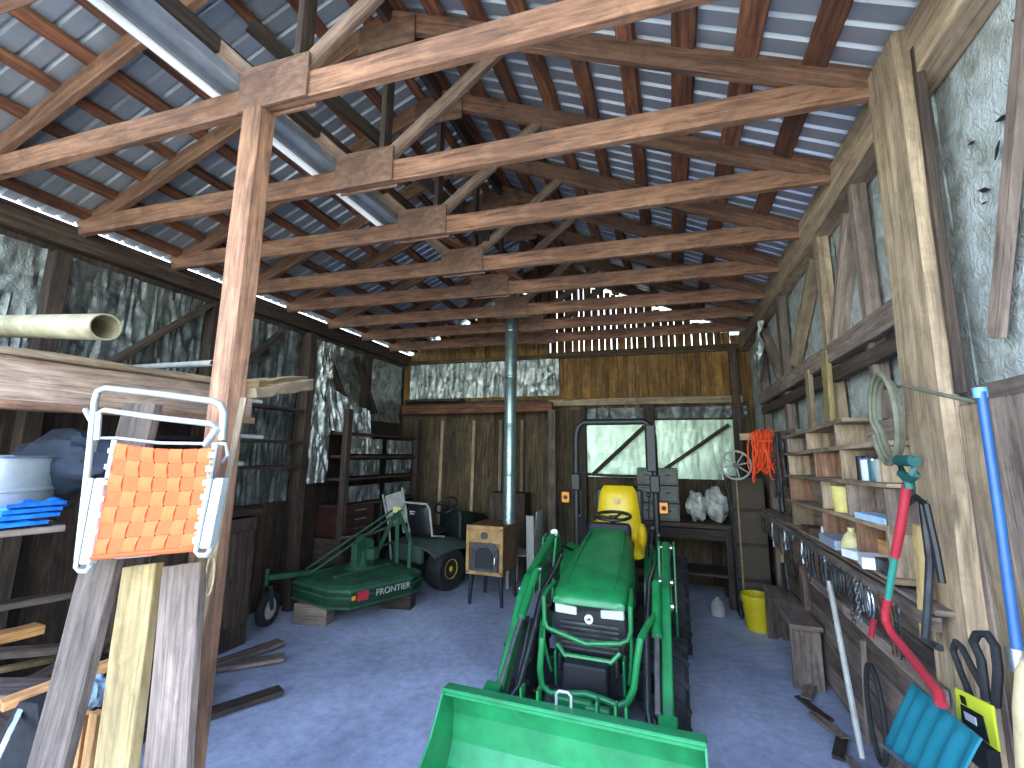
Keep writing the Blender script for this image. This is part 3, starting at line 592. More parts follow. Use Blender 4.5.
# roll bar
m = MB(); y = 4.42
m.tube([(TX - .37, y, .6), (TX - .375, y, 1.5), (TX - .37, y, 1.9), (TX - .35, y, 1.99), (TX - .29, y, 2.035), (TX + .29, y, 2.035), (TX + .35, y, 1.99), (TX + .37, y, 1.9), (TX + .375, y, 1.5), (TX + .37, y, .6)], .032, 10)
m.build('roll_bar', BLACK, tr)
m = MB()
for s in (-1, 1): m = MB(); m.box((TX + s * .37, y - .02, 1.45), (.09, .1, .16)); m.build('roll_bar_hinge', BLACK, tr, bevel=.01)
m = MB(); m.box((TX + .35, y - .05, 1.78), (.09, .06, .44)); m.build('roll_bar_damper', BLACK, tr, bevel=.01)
for s, xx, zz in ((-1, .47, 1.3), (1, .44, 1.24)):
    m = MB(); m.tube([(TX + s * .375, y, zz), (TX + s * (xx - .02), y - .03, zz)], .012, 8); m.box((TX + s * xx, y - .03, zz), (.09, .05, .12)); b_ = m.build('lamp_housing', BLACK, tr, bevel=.008)
    m = MB(); m.box((TX + s * xx, y - .062, zz), (.075, .02, .1)); m.build('amber_lens', AMBER, b_, bevel=.006)
    m = MB(); m.lathe([(.0, -.022), (.018, -.018), (.022, 0)], (TX + s * xx, y - .07, zz), (0, 1, 0), 12); m.build('lens_core', DRED, b_)
# round white work lights on the fenders and small levers
for x, yy, z in ((TX - .49, 4.0, 1.02), (TX + .46, 4.0, .97)):
    m = MB(); m.lathe([(.0, -.025), (.032, -.022), (.034, .0), (.02, .03)], (x, yy, z), (0, 1, 0), 18); m.build('round_lamp', LENS, tr)
    m = MB(); m.tube([(x, yy + .02, z), (x, yy + .05, z - .1), (x * .8 + TX * .2, yy + .3, z - .2)], .012, 8); m.lathe([(.038, .0), (.03, .05)], (x, yy, z), (0, 1, 0), 16); m.build('lamp_stalk', BLACK, tr)
for x, yy, z, h in ((TX - .3, 4.15, .95, .3), (TX + .33, 4.1, .95, .24), (TX + .37, 4.2, .92, .2), (TX + .30, 4.25, .95, .5)):
    m = MB(); m.tube([(x, yy + .05, z - .2), (x, yy, z), (x + .02, yy - .03, z + h - .1)], .008, 6); m.ball((x + .02, yy - .03, z + h - .09), .022, 10, 8); m.build('lever', DSTEEL if h < .3 else BLACK, tr)
# loader: masts, arms, cylinders, hoses
for s in (-1, 1):
    ax_ = TX + s * .455
    m = MB(); pr = [(3.62, .34), (3.78, .34), (3.80, .8), (3.86, .98), (3.8, 1.05), (3.70, 1.03), (3.64, .9), (3.58, .6)]
    m.prism([(ax_ - s * .06, a, b) for a, b in pr], (s * .02, 0, 0)); m.prism([(ax_ + s * .05, a, b) for a, b in pr], (s * .015, 0, 0)); m.build('loader_mast', GREEN, tr, bevel=.004)
    m = MB(); m.box((TX + s * .3, 3.7, .42), (.32, .14, .1)); m.build('mast_mount', BLACK, tr, bevel=.008)
    arm = [(3.8, 1.0), (3.12, .83), (2.98, .74), (2.5, .26)]
    def offs(p, d):
        out = []
        for i, q in enumerate(p):
            a = V(p[max(i - 1, 0)]); b = V(p[min(i + 1, len(p) - 1)]); t_ = (b - a).normalized(); n_ = V((-t_.y, t_.x)); out.append(V(q) + n_ * d)
        return out
    up_ = offs(arm, -.05); lo_ = offs(arm, .05); poly = [(ax_ - .028, q.x, q.y) for q in up_] + [(ax_ - .028, q.x, q.y) for q in reversed(lo_)]
    m = MB(); m.prism(poly, (.056, 0, 0), axis=(0, 1, 0)); A = m.build('loader_arm', GREEN, tr, bevel=.01, seg=2)
    m = MB()
    for (yy, zz) in ((3.8, 1.0), (3.06, .79), (2.52, .28), (3.3, .87)): m.lathe([(.024, -.045), (.024, .045)], (ax_, yy, zz), (1, 0, 0), 12)
    m.build('pivot_pin', STEEL, A)
    ix = ax_ - s * .07
    m = MB(); m.tube([(ix, 3.66, .48), (ix, 3.38, .62)], .03, 12); m.build('lift_cylinder', BLACK, tr); m = MB(); m.tube([(ix, 3.38, .62), (ix, 3.12, .76)], .015, 8); m.build('lift_rod', STEEL, tr)
    m = MB(); m.tube([(ax_ - s * .055, 3.12, .9), (ax_ - s * .05, 2.8, .7)], .028, 12); m.build('bucket_cylinder', GREEN, tr); m = MB(); m.tube([(ax_ - s * .05, 2.8, .7), (ax_ - s * .045, 2.47, .46)], .014, 8); m.build('bucket_rod', STEEL, tr)
    for k in range(3):
        m = MB(); o_ = .012 * k; m.tube([(ix - s * o_, 3.75, .9 - o_), (ix - s * (.03 + o_), 3.4, .84), (ix - s * (.025 + o_), 3.1, .78), (ix - s * (.03 + o_), 2.9, .64 - o_), (ix - s * (.02 + o_), 2.62, .40), (ix - s * (.005 + o_), 2.52, .38)], .008, 7); m.build('hydraulic_hose', BLACK if k != 1 else STEEL, tr)
    m = MB(); m.beam((ax_ - s * .05, 3.02, .62), (ax_ - s * .05, 2.56, .16), .012, .03, up=(0, 1, 1)); m.build('level_rod', STEEL, tr)
    m = MB(); m.prism([(ax_ - .045, 2.54, .16), (ax_ - .045, 2.44, .1), (ax_ - .045, 2.42, .44), (ax_ - .045, 2.5, .46), (ax_ - .045, 2.58, .3)], (.09, 0, 0)); m.build('bucket_hitch', GREEN, tr, bevel=.006)
m = MB(); m.tube([(TX - .42, 2.53, .26), (TX + .42, 2.53, .26)], .035, 12); m.build('cross_tube', GREEN, tr)
# bucket
bx0, bx1 = -1.2, .085
prof = [(2.3, .455), (2.37, .452), (2.415, .42), (2.44, .3), (2.43, .16), (2.37, .065), (2.27, .025), (2.1, .012), (1.74, .0)]
inn = [(1.74, .012), (2.1, .026), (2.265, .04), (2.355, .078), (2.412, .17), (2.422, .3), (2.398, .41), (2.36, .438), (2.3, .441)]
m = MB()
for a, b, c, d in [(prof[i], prof[i + 1], inn[-2 - i], inn[-1 - i]) for i in range(8)]:
    m.prism([(bx0, *a), (bx0, *b), (bx0, *c), (bx0, *d)], (bx1 - bx0, 0, 0), axis=(1, 0, 0))
bk = m.build('bucket', GREEN2, tr)
for x in (bx0 - .002, bx1 - .008):
    m = MB(); m.prism([(x, 2.29, .46), (x, 2.42, .43), (x, 2.445, .3), (x, 2.435, .16), (x, 2.37, .06), (x, 2.27, .02), (x, 1.74, -.0 + .001), (x, 1.76, .07), (x, 2.0, .17), (x, 2.17, .3)], (.01, 0, 0)); m.build('side_plate', GREEN2, bk)
m = MB(); m.box(((bx0 + bx1) / 2, 2.335, .463), (bx1 - bx0 + .01, .085, .02), rot=(-.1, 0, 0)); m.build('top_lip', GREEN2, bk, bevel=.005)
m = MB(); m.box(((bx0 + bx1) / 2, 1.76, .008), (bx1 - bx0, .1, .014)); m.build('cutting_edge', STEEL, bk)
for x in (TX - .26, TX - .17, TX + .13, TX + .22, TX + .27):
    m = MB(); m.box((x, 2.4, .475), (.014, .06, .075)); m.build('lip_tab', GREEN, bk, bevel=.003)
m = MB(); m.tube([(TX - .07, 2.37, .45), (TX - .07, 2.37, .52), (TX - .055, 2.37, .535), (TX - .01, 2.37, .535), (TX + .005, 2.37, .52), (TX + .005, 2.37, .45)], .008, 8); m.build('grab_hook', ALU, bk)
m = MB(); m.box((TX - .03, 2.6, .33), (.2, .05, .14)); m.box((TX + .1, 2.58, .3), (.14, .05, .18)); m.build('hitch_frame', GREEN, tr, bevel=.01)
# diffs on the rear hitch
m = MB(); m.tube([(TX - .34, 4.75, 1.05), (TX - .3, 4.85, .6)], .02, 8); m.tube([(TX + .34, 4.75, 1.05), (TX + .3, 4.85, .6)], .02, 8); m.box((TX, 4.8, .5), (.5, .1, .08)); m.build('hitch_arms', BLACK, tr)

# ================================================================ rotary cutter
mo = thing('rotary_cutter', 'dusty green rotary cutter deck with small tail wheel', 'mower', (-3.4, 4.3, 0))
dk = [V((-3.95, 4.1, 0)), V((-3.82, 3.85, 0)), V((-3.25, 3.72, 0)), V((-3.02, 3.78, 0)), V((-2.74, 4.45, 0)), V((-2.78, 4.7, 0)), V((-3.35, 5.0, 0)), V((-3.7, 4.95, 0)), V((-3.8, 4.6, 0))]
cen = sum(dk, V()) / len(dk); n = len(dk)
rings = [(1.0, .20), (1.0, .35), (.985, .375), (.96, .38), (.9, .40), (.6, .43), (.2, .44)]
vv = []; 
for k, z in rings: vv += [cen + (p - cen) * k + V((0, 0, z)) for p in dk]
fs = [(i * n + j, i * n + (j + 1) % n, (i + 1) * n + (j + 1) % n, (i + 1) * n + j) for i in range(len(rings) - 1) for j in range(n)] + [tuple((len(rings) - 1) * n + j for j in range(n))]
m = MB(); m.add(vv, fs, (0, 1, 0)); m.add([v - V((0, 0, .004)) for v in vv], [tuple(reversed(f)) for f in fs]); deck = m.build('deck', DGREEN, mo, bevel=.006)
m = MB(); m.tube([p * 1 + V((0, 0, .3)) for p in [cen + (q - cen) * 1.005 for q in dk]], .012, 6, closed=True); m.tube([cen + (q - cen) * 1.005 + V((0, 0, .205)) for q in dk], .012, 6, closed=True); m.build('skirt_rail', DGREEN, deck)
m = MB(); m.tube([cen + V((-.3, -.35, .42)), cen + V((-.2, .45, .42))], .02, 6); m.build('deck_rib', DGREEN, deck); m = MB(); m.tube([cen + V((.25, -.4, .41)), cen + V((.35, .1, .41))], .018, 6); m.build('deck_rib', DGREEN, deck)
e0 = V((-3.02, 3.78, .30)); e1 = V((-2.74, 4.45, .30)); d_ = (e1 - e0).normalized(); nn = V((d_.y, -d_.x, 0))
text_mesh('FRONTIER', .09, GREYW, deck, e0.lerp(e1, .66) + nn * .016, d_, (0, 0, 1))
m = MB(); m.prism([e0 + nn * .012 + d_ * .07 + V((0, 0, -.04)), e0 + nn * .012 + d_ * .19 + V((0, 0, -.04)), e0 + nn * .012 + d_ * .19 + V((0, 0, .05)), e0 + nn * .012 + d_ * .07 + V((0, 0, .05))], nn * .006); m.build('warning_sticker', RED, deck)
m = MB(); m.prism([e0 + nn * .012 + d_ * .01 + V((0, 0, -.02)), e0 + nn * .012 + d_ * .05 + V((0, 0, -.02)), e0 + nn * .012 + d_ * .05 + V((0, 0, .02)), e0 + nn * .012 + d_ * .01 + V((0, 0, .02))], nn * .006); m.build('warning_sticker', AMBER, deck)
m = MB(); m.box((-3.25, 4.25, .425), (.03, .7, .05), rot=(0, 0, -.3)); m.build('deck_channel', DGREEN, deck, bevel=.005)
# gearbox, a-frame, braces, tail wheel
m = MB(); m.lathe([(.16, 0), (.16, .03), (.1, .06), (.09, .2), (.05, .24)], cen + V((0, 0, .42)), (0, 0, 1), 20); m.box(cen + V((.1, .06, .58)), (.16, .12, .12)); m.build('gearbox', DGREEN, mo, bevel=.01)
m = MB(); m.prism([cen + V((-.02, -.12, .42)), cen + V((.02, .14, .42)), cen + V((.02, .12, .72)), cen + V((-.02, -.02, .78)), cen + V((-.02, -.14, .7))], (.08, -.01, 0)); m.build('gearbox_shield', DGREEN, mo, bevel=.006)
hp = V((-3.25, 4.85, 1.02))
for a, b in (((-3.15, 4.75, .4), hp), ((-3.55, 4.85, .4), hp)):
    m = MB(); m.beam(a, b, .05, .02, up=(0, 1, .3)); m.build('mast', DGREEN, mo, bevel=.003)
m = MB(); m.beam(hp, V((-2.92, 4.66, .7)), .045, .02, up=(0, 1, .3)); m.beam((-2.92, 4.66, .7), (-2.9, 4.62, .39), .04, .02, up=(0, 1, .3)); m.build('mast', DGREEN, mo)
for x in (-.05, .07):
    m = MB(); m.tube([hp + V((x, 0, 0)), V((-3.78 + x, 3.95, .42))], .013, 6); m.build('brace_rod', DGREEN, mo)
m = MB(); m.box(hp, (.1, .05, .08)); m.lathe([(.02, -.06), (.02, .06)], hp, (1, 0, 0), 10); m.build('hitch_pin', CREAM, mo, bevel=.005)
m = MB(); m.beam((-3.72, 4.1, .42), (-3.86, 3.55, .47), .07, .05); m.tube([(-3.86, 3.55, .38), (-3.86, 3.55, .56)], .022, 10); m.build('tail_arm', DGREEN, mo, bevel=.004)
m = MB()
for s in (-1, 1): m.beam((-3.86 + s * .05, 3.56, .39), (-3.86 + s * .05, 3.60, .16), .012, .04, up=(0, 1, 0))
m.box((-3.86, 3.55, .39), (.12, .05, .015)); m.build('wheel_fork', DSTEEL, mo)
m = MB(); m.lathe([(.1, -.035), (.13, -.04), (.16, -.025), (.165, 0), (.16, .025), (.13, .04), (.1, .035)], (-3.86, 3.6, .165), (1, .25, 0), 28, closed=True); m.build('tail_tire', RUB, mo)
m = MB(); m.lathe([(.02, -.045), (.03, -.02), (.1, -.02), (.105, .02), (.03, .02), (.02, .045)], (-3.86, 3.6, .165), (1, .25, 0), 20); m.build('tail_rim', GREYW, mo)
for x, y in ((-3.5, 3.74), (-2.98, 4.45), (-3.55, 4.7)):
    m = MB(); m.box((x, y + .1, .1), (.36, .16, .2), rot=(0, 0, .2)); one(m, 'wood_block', W_DARK if y > 4 else W_GREY, {3.74: 'weathered wood block under the near edge of the cutter deck', 4.45: 'dark wood block under the cutter deck corner nearest the stove', 4.7: 'dark wood block under the far corner of the cutter deck'}[y], 'block', bevel=.006)

# ================================================================ riding mower
rm = thing('riding_mower', 'old green riding mower with yellow wheel hubs parked at the back', 'mower', (0, 0, 0))
def rmw(c, r, w_, rr):
    m = MB(); m.lathe([(rr, -w_ * .4), (r - .02, -w_ * .5), (r, -w_ * .3), (r, w_ * .3), (r - .02, w_ * .5), (rr, w_ * .4)], c, (1, 0, 0), 30); m.build('tire', RUB, rm)
    m = MB(); m.lathe([(.02, -w_ * .44), (rr * .6, -w_ * .3), (rr, -w_ * .42), (rr, w_ * .42), (rr * .6, w_ * .3), (.02, w_ * .44)], c, (1, 0, 0), 20); m.build('hub', YEL, rm)
rmw((-.38, 0, .26), .26, .24, .12); rmw((.38, 0, .26), .26, .24, .12); rmw((-.34, 1.05, .18), .18, .15, .09); rmw((.34, 1.05, .18), .18, .15, .09)
def rf(u, v): a = (v - .5) * 2; return (a * .5, -.34 + .75 * u, .56 + .05 * math.sin(u * math.pi) - .10 * abs(a) ** 4)
m = MB(); m.grid(rf, 10, 14, (0, 1, 0), thick=(0, 0, -.02)); m.box((0, -.3, .45), (.5, .05, .2)); m.build('rear_fender', plain('faded_fender', '46544f', .6), rm)
m = MB(); m.box((0, .3, .3), (.4, 1.5, .12)); m.box((0, .5, .2), (.9, .6, .1)); m.build('frame', BLACK, rm, bevel=.02)
m = MB(); cushion(m, (0, -.1, .84), .24, .22, .07, Matrix.Rotation(.15, 3, 'X')); cushion(m, (0, .1, .66), .23, .2, .05, Matrix.Rotation(-1.5, 3, 'X')); m.build('seat', BLACK, rm)
m = MB(); m.tube([(-.25, .1, .62), (-.26, -.14, .66), (-.25, -.2, 1.0), (-.2, -.2, 1.06), (.2, -.2, 1.06), (.25, -.2, 1.0), (.26, -.14, .66), (.25, .1, .62)], .015, 8); m.build('seat_rail', GREYW, rm)
m = MB(); m.box((-.05, -.20, .95), (.1, .01, .012)); m.box((-.05, -.20, .92), (.07, .01, .012)); m.box((-.08, -.2, .935), (.012, .01, .05)); m.build('seat_mark', PAPER, rm)
ms = [[(s_ * hw, y_, z_) for s_, z_ in ((-1, .36), (-1, zt - .06), (-.8, zt), (.8, zt), (1, zt - .06), (1, .36))] for y_, hw, zt in ((.5, .2, .92), (.75, .24, .88), (1.15, .22, .8), (1.25, .16, .72))]
m = MB(); vv = [p for s_ in ms for p in s_]; m.add(vv, [(i * 6 + k, i * 6 + (k + 1) % 6, (i + 1) * 6 + (k + 1) % 6, (i + 1) * 6 + k) for i in range(3) for k in range(6)] + [(5, 4, 3, 2, 1, 0), (18, 19, 20, 21, 22, 23)], (0, 1, 0)); m.build('hood', plain('faded_dark_green', '16241c', .55), rm, bevel=.02)
m = MB(); m.tube([(math.cos(a) * .17, .42 + math.sin(a) * .13, .98 + math.sin(a) * .1) for a in [2 * math.pi * k / 20 for k in range(20)]], .013, 6, closed=True); m.tube([(0, .42, .98), (0, .5, .85)], .02, 8); m.box((0, .42, .98), (.3, .03, .02)); m.build('steering_wheel', BLACK, rm)
rm.location = (-3.18, 5.42, 0); rm.rotation_euler = (0, 0, -.22)

# ================================================================ wood stove and pipe
st = thing('wood_stove', 'brown box wood stove with tan front on black legs', 'stove', (-2.08, 5.15, 0))
m = MB(); m.box((-2.08, 5.17, .61), (.43, .52, .5)); m.box((-2.08, 5.17, .87), (.46, .56, .025)); m.build('firebox', STOVEB, st, bevel=.012)
m = MB(); 
for a, b in (((-2.08, 4.895, .865), (.46, .03, .05)), ((-2.08, 4.895, .365), (.46, .03, .04)), ((-2.29, 4.895, .61), (.04, .03, .5)), ((-1.87, 4.895, .61), (.04, .03, .5)), ((-2.08, 4.9, .77), (.4, .02, .15))): m.box(a, b)
m.build('front_frame', STOVEF, st, bevel=.004)
m = MB(); m.prism([(-2.25, 4.9, .37), (-1.91, 4.9, .37), (-1.91, 4.9, .62), (-1.97, 4.9, .7), (-2.19, 4.9, .7), (-2.25, 4.9, .62)], (0, -.015, 0)); d1 = m.build('door', DSTEEL, st, bevel=.005)
m = MB(); m.prism([(-2.19, 4.884, .42), (-1.97, 4.884, .42), (-1.97, 4.884, .58), (-2.02, 4.884, .64), (-2.14, 4.884, .64), (-2.19, 4.884, .58)], (0, -.012, 0)); m.build('door_panel', BLACK, d1, bevel=.005)
m = MB(); m.tube([(-1.93, 4.88, .55), (-1.93, 4.84, .55), (-1.93, 4.83, .49)], .008, 6); m.build('handle', STEEL, d1)
m = MB(); m.lathe([(.04, -.015), (.04, 0)], (-2.08, 4.88, .78), (0, 1, 0), 14); m.build('draft_knob', DSTEEL, st)
for x in (-2.26, -1.9):
    for y in (4.95, 5.4):
        m = MB(); m.beam((x, y, .37), (x + (.02 if x > -2 else -.02), y, 0), .05, .05, up=(0, 1, 0), w1=.03, t1=.03); m.build('leg', BLACK, st, bevel=.003)
sp_ = thing('stove_pipe', 'grey galvanized stove pipe rising to the roof trusses', 'pipe', (-1.9, 5.22, .88))
m = MB(); px, py = -1.9, 5.22
z = .88; k = 0
while z < 4.3:
    z2 = min(z + .61, 4.32); m = MB(); r = .076 + (.0015 if k % 2 else 0)
    m.lathe([(r, z), (r, z2 - .04), (r - .002, z2 - .035), (r + .003, z2 - .025), (r + .003, z2 - .015), (r, z2 - .01), (r, z2 + .005)], (px, py, 0), (0, 0, 1), 26); m.build('pipe_section', GALV, sp_); z = z2; k += 1
for zz in (.93, 1.12, 1.75): 
    m = MB(); m.box((px, py - .08, zz), (.02, .01, .02)); m.build('screw_tab', PAPER, sp_)
m = MB(); m.prism([(-1.74, 5.45, .3), (-1.68, 5.5, .3), (-1.68, 5.5, .93), (-1.74, 5.45, .93)], (.0, .02, 0)); 
one(MB().box((-1.72, 5.52, .48), (.1, .03, .94), rot=(.06, 0, 0)), 'panel', GREYW, 'narrow pale grey panel leaning beside the wood stove', 'panel', bevel=.004)
ch = thing('plastic_chair', 'pale plastic chair half hidden behind the wood stove', 'chair', (-1.9, 5.86, 0))
m = MB(); m.grid(lambda u, v: (-1.74 + .05 * v + .02 * math.sin(u * 3.14), 5.66 + .4 * u, .42 + .56 * v), 8, 8, thick=(.015, 0, 0)); m.build('backrest', GREYW, ch)
m = MB(); m.grid(lambda u, v: (-1.74 - .36 * u, 5.66 + .4 * v, .43 - .02 * math.sin(u * 3.14)), 8, 8, thick=(0, 0, .012)); m.build('seat', GREYW, ch)
for x in (-2.08, -1.75):
    for y in (5.68, 6.04): m = MB(); m.beam((x, y, .43), (x, y, 0), .035, .035, up=(0, 1, 0)); m.build('leg', GREYW, ch)
one(MB().box((-2.3, 6.36, .58), (.55, .3, 1.15)), 'wooden_crate', W_DARK, 'brown wooden crate standing behind the wood stove', 'crate', bevel=.01)
m = MB(); m.rough((-1.62, 6.25, 0), (-1.62, 6.25, 2.36), .11, .1, up=(0, 1, 0)); one(m, 'post', W_GREY, 'grey post at the end of the loft beam before the back wall', 'post', bevel=.005)
m = MB(); m.rough((-4.15, 6.22, 2.41), (-1.62, 6.26, 2.41), .1, .14, seg=14); one(m, 'loft_beam', W_PURL, 'reddish beam across the lower left of the back wall', 'beam', bevel=.004)
m = MB(); m.rough((-4.1, 6.26, 2.56), (-3.1, 6.3, 2.56), .2, .04, seg=8); one(m, 'board', W_DARK, 'short dark board lying on the reddish beam under the foil', 'board', bevel=.003)

# ================================================================ left side: storage rack and what lies on it
rk = thing('storage_rack', 'old wooden storage rack along the wall of dull foil, deep plywood edge', 'rack', (-3.5, 1.6, 0))
m = MB(); m.rough((-2.95, .5, 2.02), (-2.86, 2.35, 2.04), .03, .22, seg=10, amp=.008); m.build('front_board', W_PLY2, rk, bevel=.003)
m = MB(); m.rough((-2.93, .5, 2.15), (-2.84, 2.35, 2.17), .09, .035, seg=10, amp=.008); m.build('top_rail', W_TAN, rk, bevel=.003)
m = MB(); m.rough((-2.92, .5, 1.90), (-2.83, 2.35, 1.925), .06, .04, seg=10, amp=.008); m.build('bottom_rail', W_RED, rk, bevel=.003)
m = MB()
for k in range(6): m.rough((-4.1 + k * .19, .55, 2.14), (-4.1 + k * .19 + .02, 2.3, 2.14), .17, .025, seg=8)
m.build('deck_boards', W_DARK, rk)
for y in (.8, 1.5, 2.2): m = MB(); m.rough((-4.1, y, 2.08), (-2.95, y, 2.08), .04, .09, seg=6); m.build('joist', W_DARK, rk)
for y in (1.02, 2.26):
    for x in (-4.0, -2.98): m = MB(); m.rough((x, y, 0), (x, y, 2.12), .07, .07, up=(0, 1, 0)); m.build('leg', W_DARK, rk)
m = MB(); m.prism([V((-3.95, .7, 1.33)), V((-2.72, .99, 1.33)), V((-2.66, 1.3, 1.33)), V((-3.95, 1.6, 1.33))], (0, 0, .03)); m.build('lower_shelf', W_GREY, rk, bevel=.003)
m = MB(); m.rough((-3.6, .78, 1.345), (-2.70, .98, 1.345), .02, .045, seg=6, amp=.003); m.build('shelf_edge', PAPER, rk, bevel=.003)

def pipe_thing(name, p0, p1, r, wall, mat, label, cat='pipe'):
    p0 = V(p0); p1 = V(p1); L_ = (p1 - p0).length; m = MB(); m.lathe([(r - wall, 0), (r, 0), (r, L_), (r - wall, L_)], p0, p1 - p0, 30, closed=True); return one(m, name, mat, label, cat)
pipe_thing('plastic_pipe', PY(-40, 326, 1.3), PY(106, 327, 1.22), .062, .006, PVC, 'wide cream plastic pipe with open end, lying above the rack edge')
pipe_thing('plastic_pipe', PY(105, 369, 2.2), PY(213, 363, 1.95), .02, .004, GREYW, 'thin pale plastic pipe lying beyond the rack edge')
m = MB(); m.rough((-3.9, 2.27, 2.17), (-2.6, 2.27, 2.20), .06, .03); one(m, 'board', W_GREY, 'narrow grey board lying across the end of the rack deck', 'board', bevel=.003)
o = V((-3.12, 1.2, 1.361)); t = thing('metal_tub', 'shiny round metal tub on the rack shelf beside the blue tarp', 'tub', tuple(o))
m = MB(); m.lathe([(.22, 0), (.23, .01), (.235, .14), (.242, .145), (.242, .155), (.238, .16), (.245, .30), (.252, .308), (.244, .312), (.237, .30), (.228, .16), (.22, .02), (.01, .012)], o, (0, 0, 1), 40); m.build('body', ALU, t)
m = MB(); m.tube([o + V((math.cos(a) * .252, math.sin(a) * .252, .306)) for a in [2 * math.pi * k / 36 for k in range(36)]], .006, 6, closed=True); m.build('rim', STEEL, t)
# folded tarp
t = thing('folded_tarp', 'bright blue folded tarp on the rack shelf beside the chair', 'tarp', (-2.8, 1.13, 1.36))
for k, (x0, x1, z0, z1, y0) in enumerate(((-2.98, -2.66, 1.368, 1.39, 1.02), (-2.95, -2.66, 1.385, 1.42, 1.05), (-2.9, -2.665, 1.40, 1.445, 1.07), (-2.83, -2.665, 1.425, 1.47, 1.1))):
    def tf(u, v, k=k, x0=x0, x1=x1, z0=z0, z1=z1, y0=y0):
        ed = min(1, 6 * min(u, 1 - u)) * min(1, 6 * min(v, 1 - v)); wv = .012 * noise.noise(V((u * 5, v * 7, k * 3))) + .006 * math.sin(v * 14 + u * 5)
        return (x0 + (x1 - x0) * u, y0 + .02 * math.sin(u * 7 + k) + v * .2, z0 + (z1 - z0) * u + .018 * ed + wv * ed)
    m = MB(); m.grid(tf, 26, 14, thick=(0, 0, -.016)); m.build('fold', BLUE, t)
def lump(c, r, mat, name, label, cat, wob=.35, R=None): m = MB(); m.ball(c, r, 28, 18, R=R, wob=wob); return one(m, name, mat, label, cat)
lump((-3.05, 1.45, 1.64), (.42, .16, .16), NAVY, 'cloth_bundle', 'dark blue cloth bundle behind the metal tub', 'cloth')
one(MB().box((-3.35, 1.42, 1.47), (.4, .3, .2)), 'wooden_box', W_DARK, 'dark wooden box on the rack shelf behind the metal tub', 'box', bevel=.006)

# folded webbed lawn chair hung on the post
Yc = 1.12
lc = thing('lawn_chair', 'folded lawn chair with woven orange webbing and aluminium tubes', 'chair', (-1.95, Yc, 1.2))
c = lambda u, v, d=0: PY(u, v, Yc + d)
m = MB(); m.tube([c(78, 560), c(88, 470), c(95, 400), c(98, 391), c(106, 388), c(160, 394), c(212, 401), c(221, 405), c(224, 413), c(222, 440)], .0125, 10); m.build('top_frame', ALU, lc)
m = MB(); m.tube([c(86, 410, .03), c(97, 430, .02), c(92, 452, .02)], .0125, 8); m.tube([c(97, 440, -.02), c(99, 413, -.02), c(105, 410, -.02), c(160, 418, -.02), c(212, 424, -.02), c(217, 428, -.02), c(205, 445, -.02)], .011, 8); m.build('second_bar', ALU, lc)
m = MB(); m.tube([c(115, 440, -.02), c(108, 480, -.02), c(97, 540, -.02), c(90, 553, -.02), c(120, 556, -.02), c(150, 553, -.02), c(190, 546, -.02), c(196, 540, -.02), c(206, 500, -.02), c(216, 443, -.02)], .011, 8); m.tube([c(98, 438, -.01), c(118, 438, -.015), c(160, 443, -.01), c(226, 444, -.01), c(228, 455, 0), c(222, 462, .02)], .006, 6); m.build('seat_frame', ALU, lc)
for pts, nm in (((100, 478, 84, 571),), 'a'), (((219, 478, 204, 555),), 'b'):
    u0, v0, u1, v1 = pts[0]
    m = MB(); m.tube([c(u0 - 8, v0, -.03), c(u1 - 8, v1 - 4, -.03), c(u1 - 4, v1, -.03), c(u1 + 3, v1, -.03), c(u1 + 6, v1 - 5, -.03), c(u0 + 4, v0, -.03)], .009, 8); m.build('arm_tube', ALU, lc)
    m = MB(); m.prism([c(u0 - 6, v0, -.045), c(u1 - 6, v1 - 6, -.045), c(u1 + 4, v1 - 6, -.045), c(u0 + 3, v0, -.045)], (0, .03, 0)); m.build('armrest', ALU, lc, bevel=.005)
A_, B_, C_, D_ = c(116, 443, -.03), c(214, 448, -.03), c(196, 547, -.03), c(93, 556, -.03)
def wp(u, v): 
    top = A_.lerp(B_, u); bot = D_.lerp(C_, u); p = top.lerp(bot, v); return p + V((0, .02 * math.sin(math.pi * v) * math.sin(math.pi * u) , -.012 * math.sin(math.pi * u) * (1 - v)))
NU, NV = 7, 7
for i in range(NU):
    u0, u1 = (i + .06) / NU, (i + .94) / NU
    m = MB(); m.grid(lambda a, b, i=i: wp(u0 + (u1 - u0) * a, b) + V((0, -.004 * math.cos(math.pi * (b * NV - .5 + i) ), 0)), 3, NV * 5, thick=(0, .0015, 0)); m.build('webbing_strap', ORANGE, lc)
for j in range(NV):
    v0, v1 = (j + .05) / NV, (j + .95) / NV
    m = MB(); m.grid(lambda a, b, j=j: wp(a, v0 + (v1 - v0) * b) + V((0, .004 * math.cos(math.pi * (a * NU - .5 + j)), 0)), NU * 5, 3, thick=(0, .0015, 0)); m.build('webbing_band', ORANGE2, lc)
m = MB(); m.tube([wp(a / 12, 1) + V((0, -.005, -.005)) for a in range(13)], .009, 8); m.build('front_roll', ORANGE2, lc)
for k in range(7):
    for u in (-.012, 1.012):
        m = MB(); m.box(wp(u, (k + .5) / 7) + V((0, -.008, 0)), (.02, .01, .018)); m.build('webbing_clip', PAPER, lc)

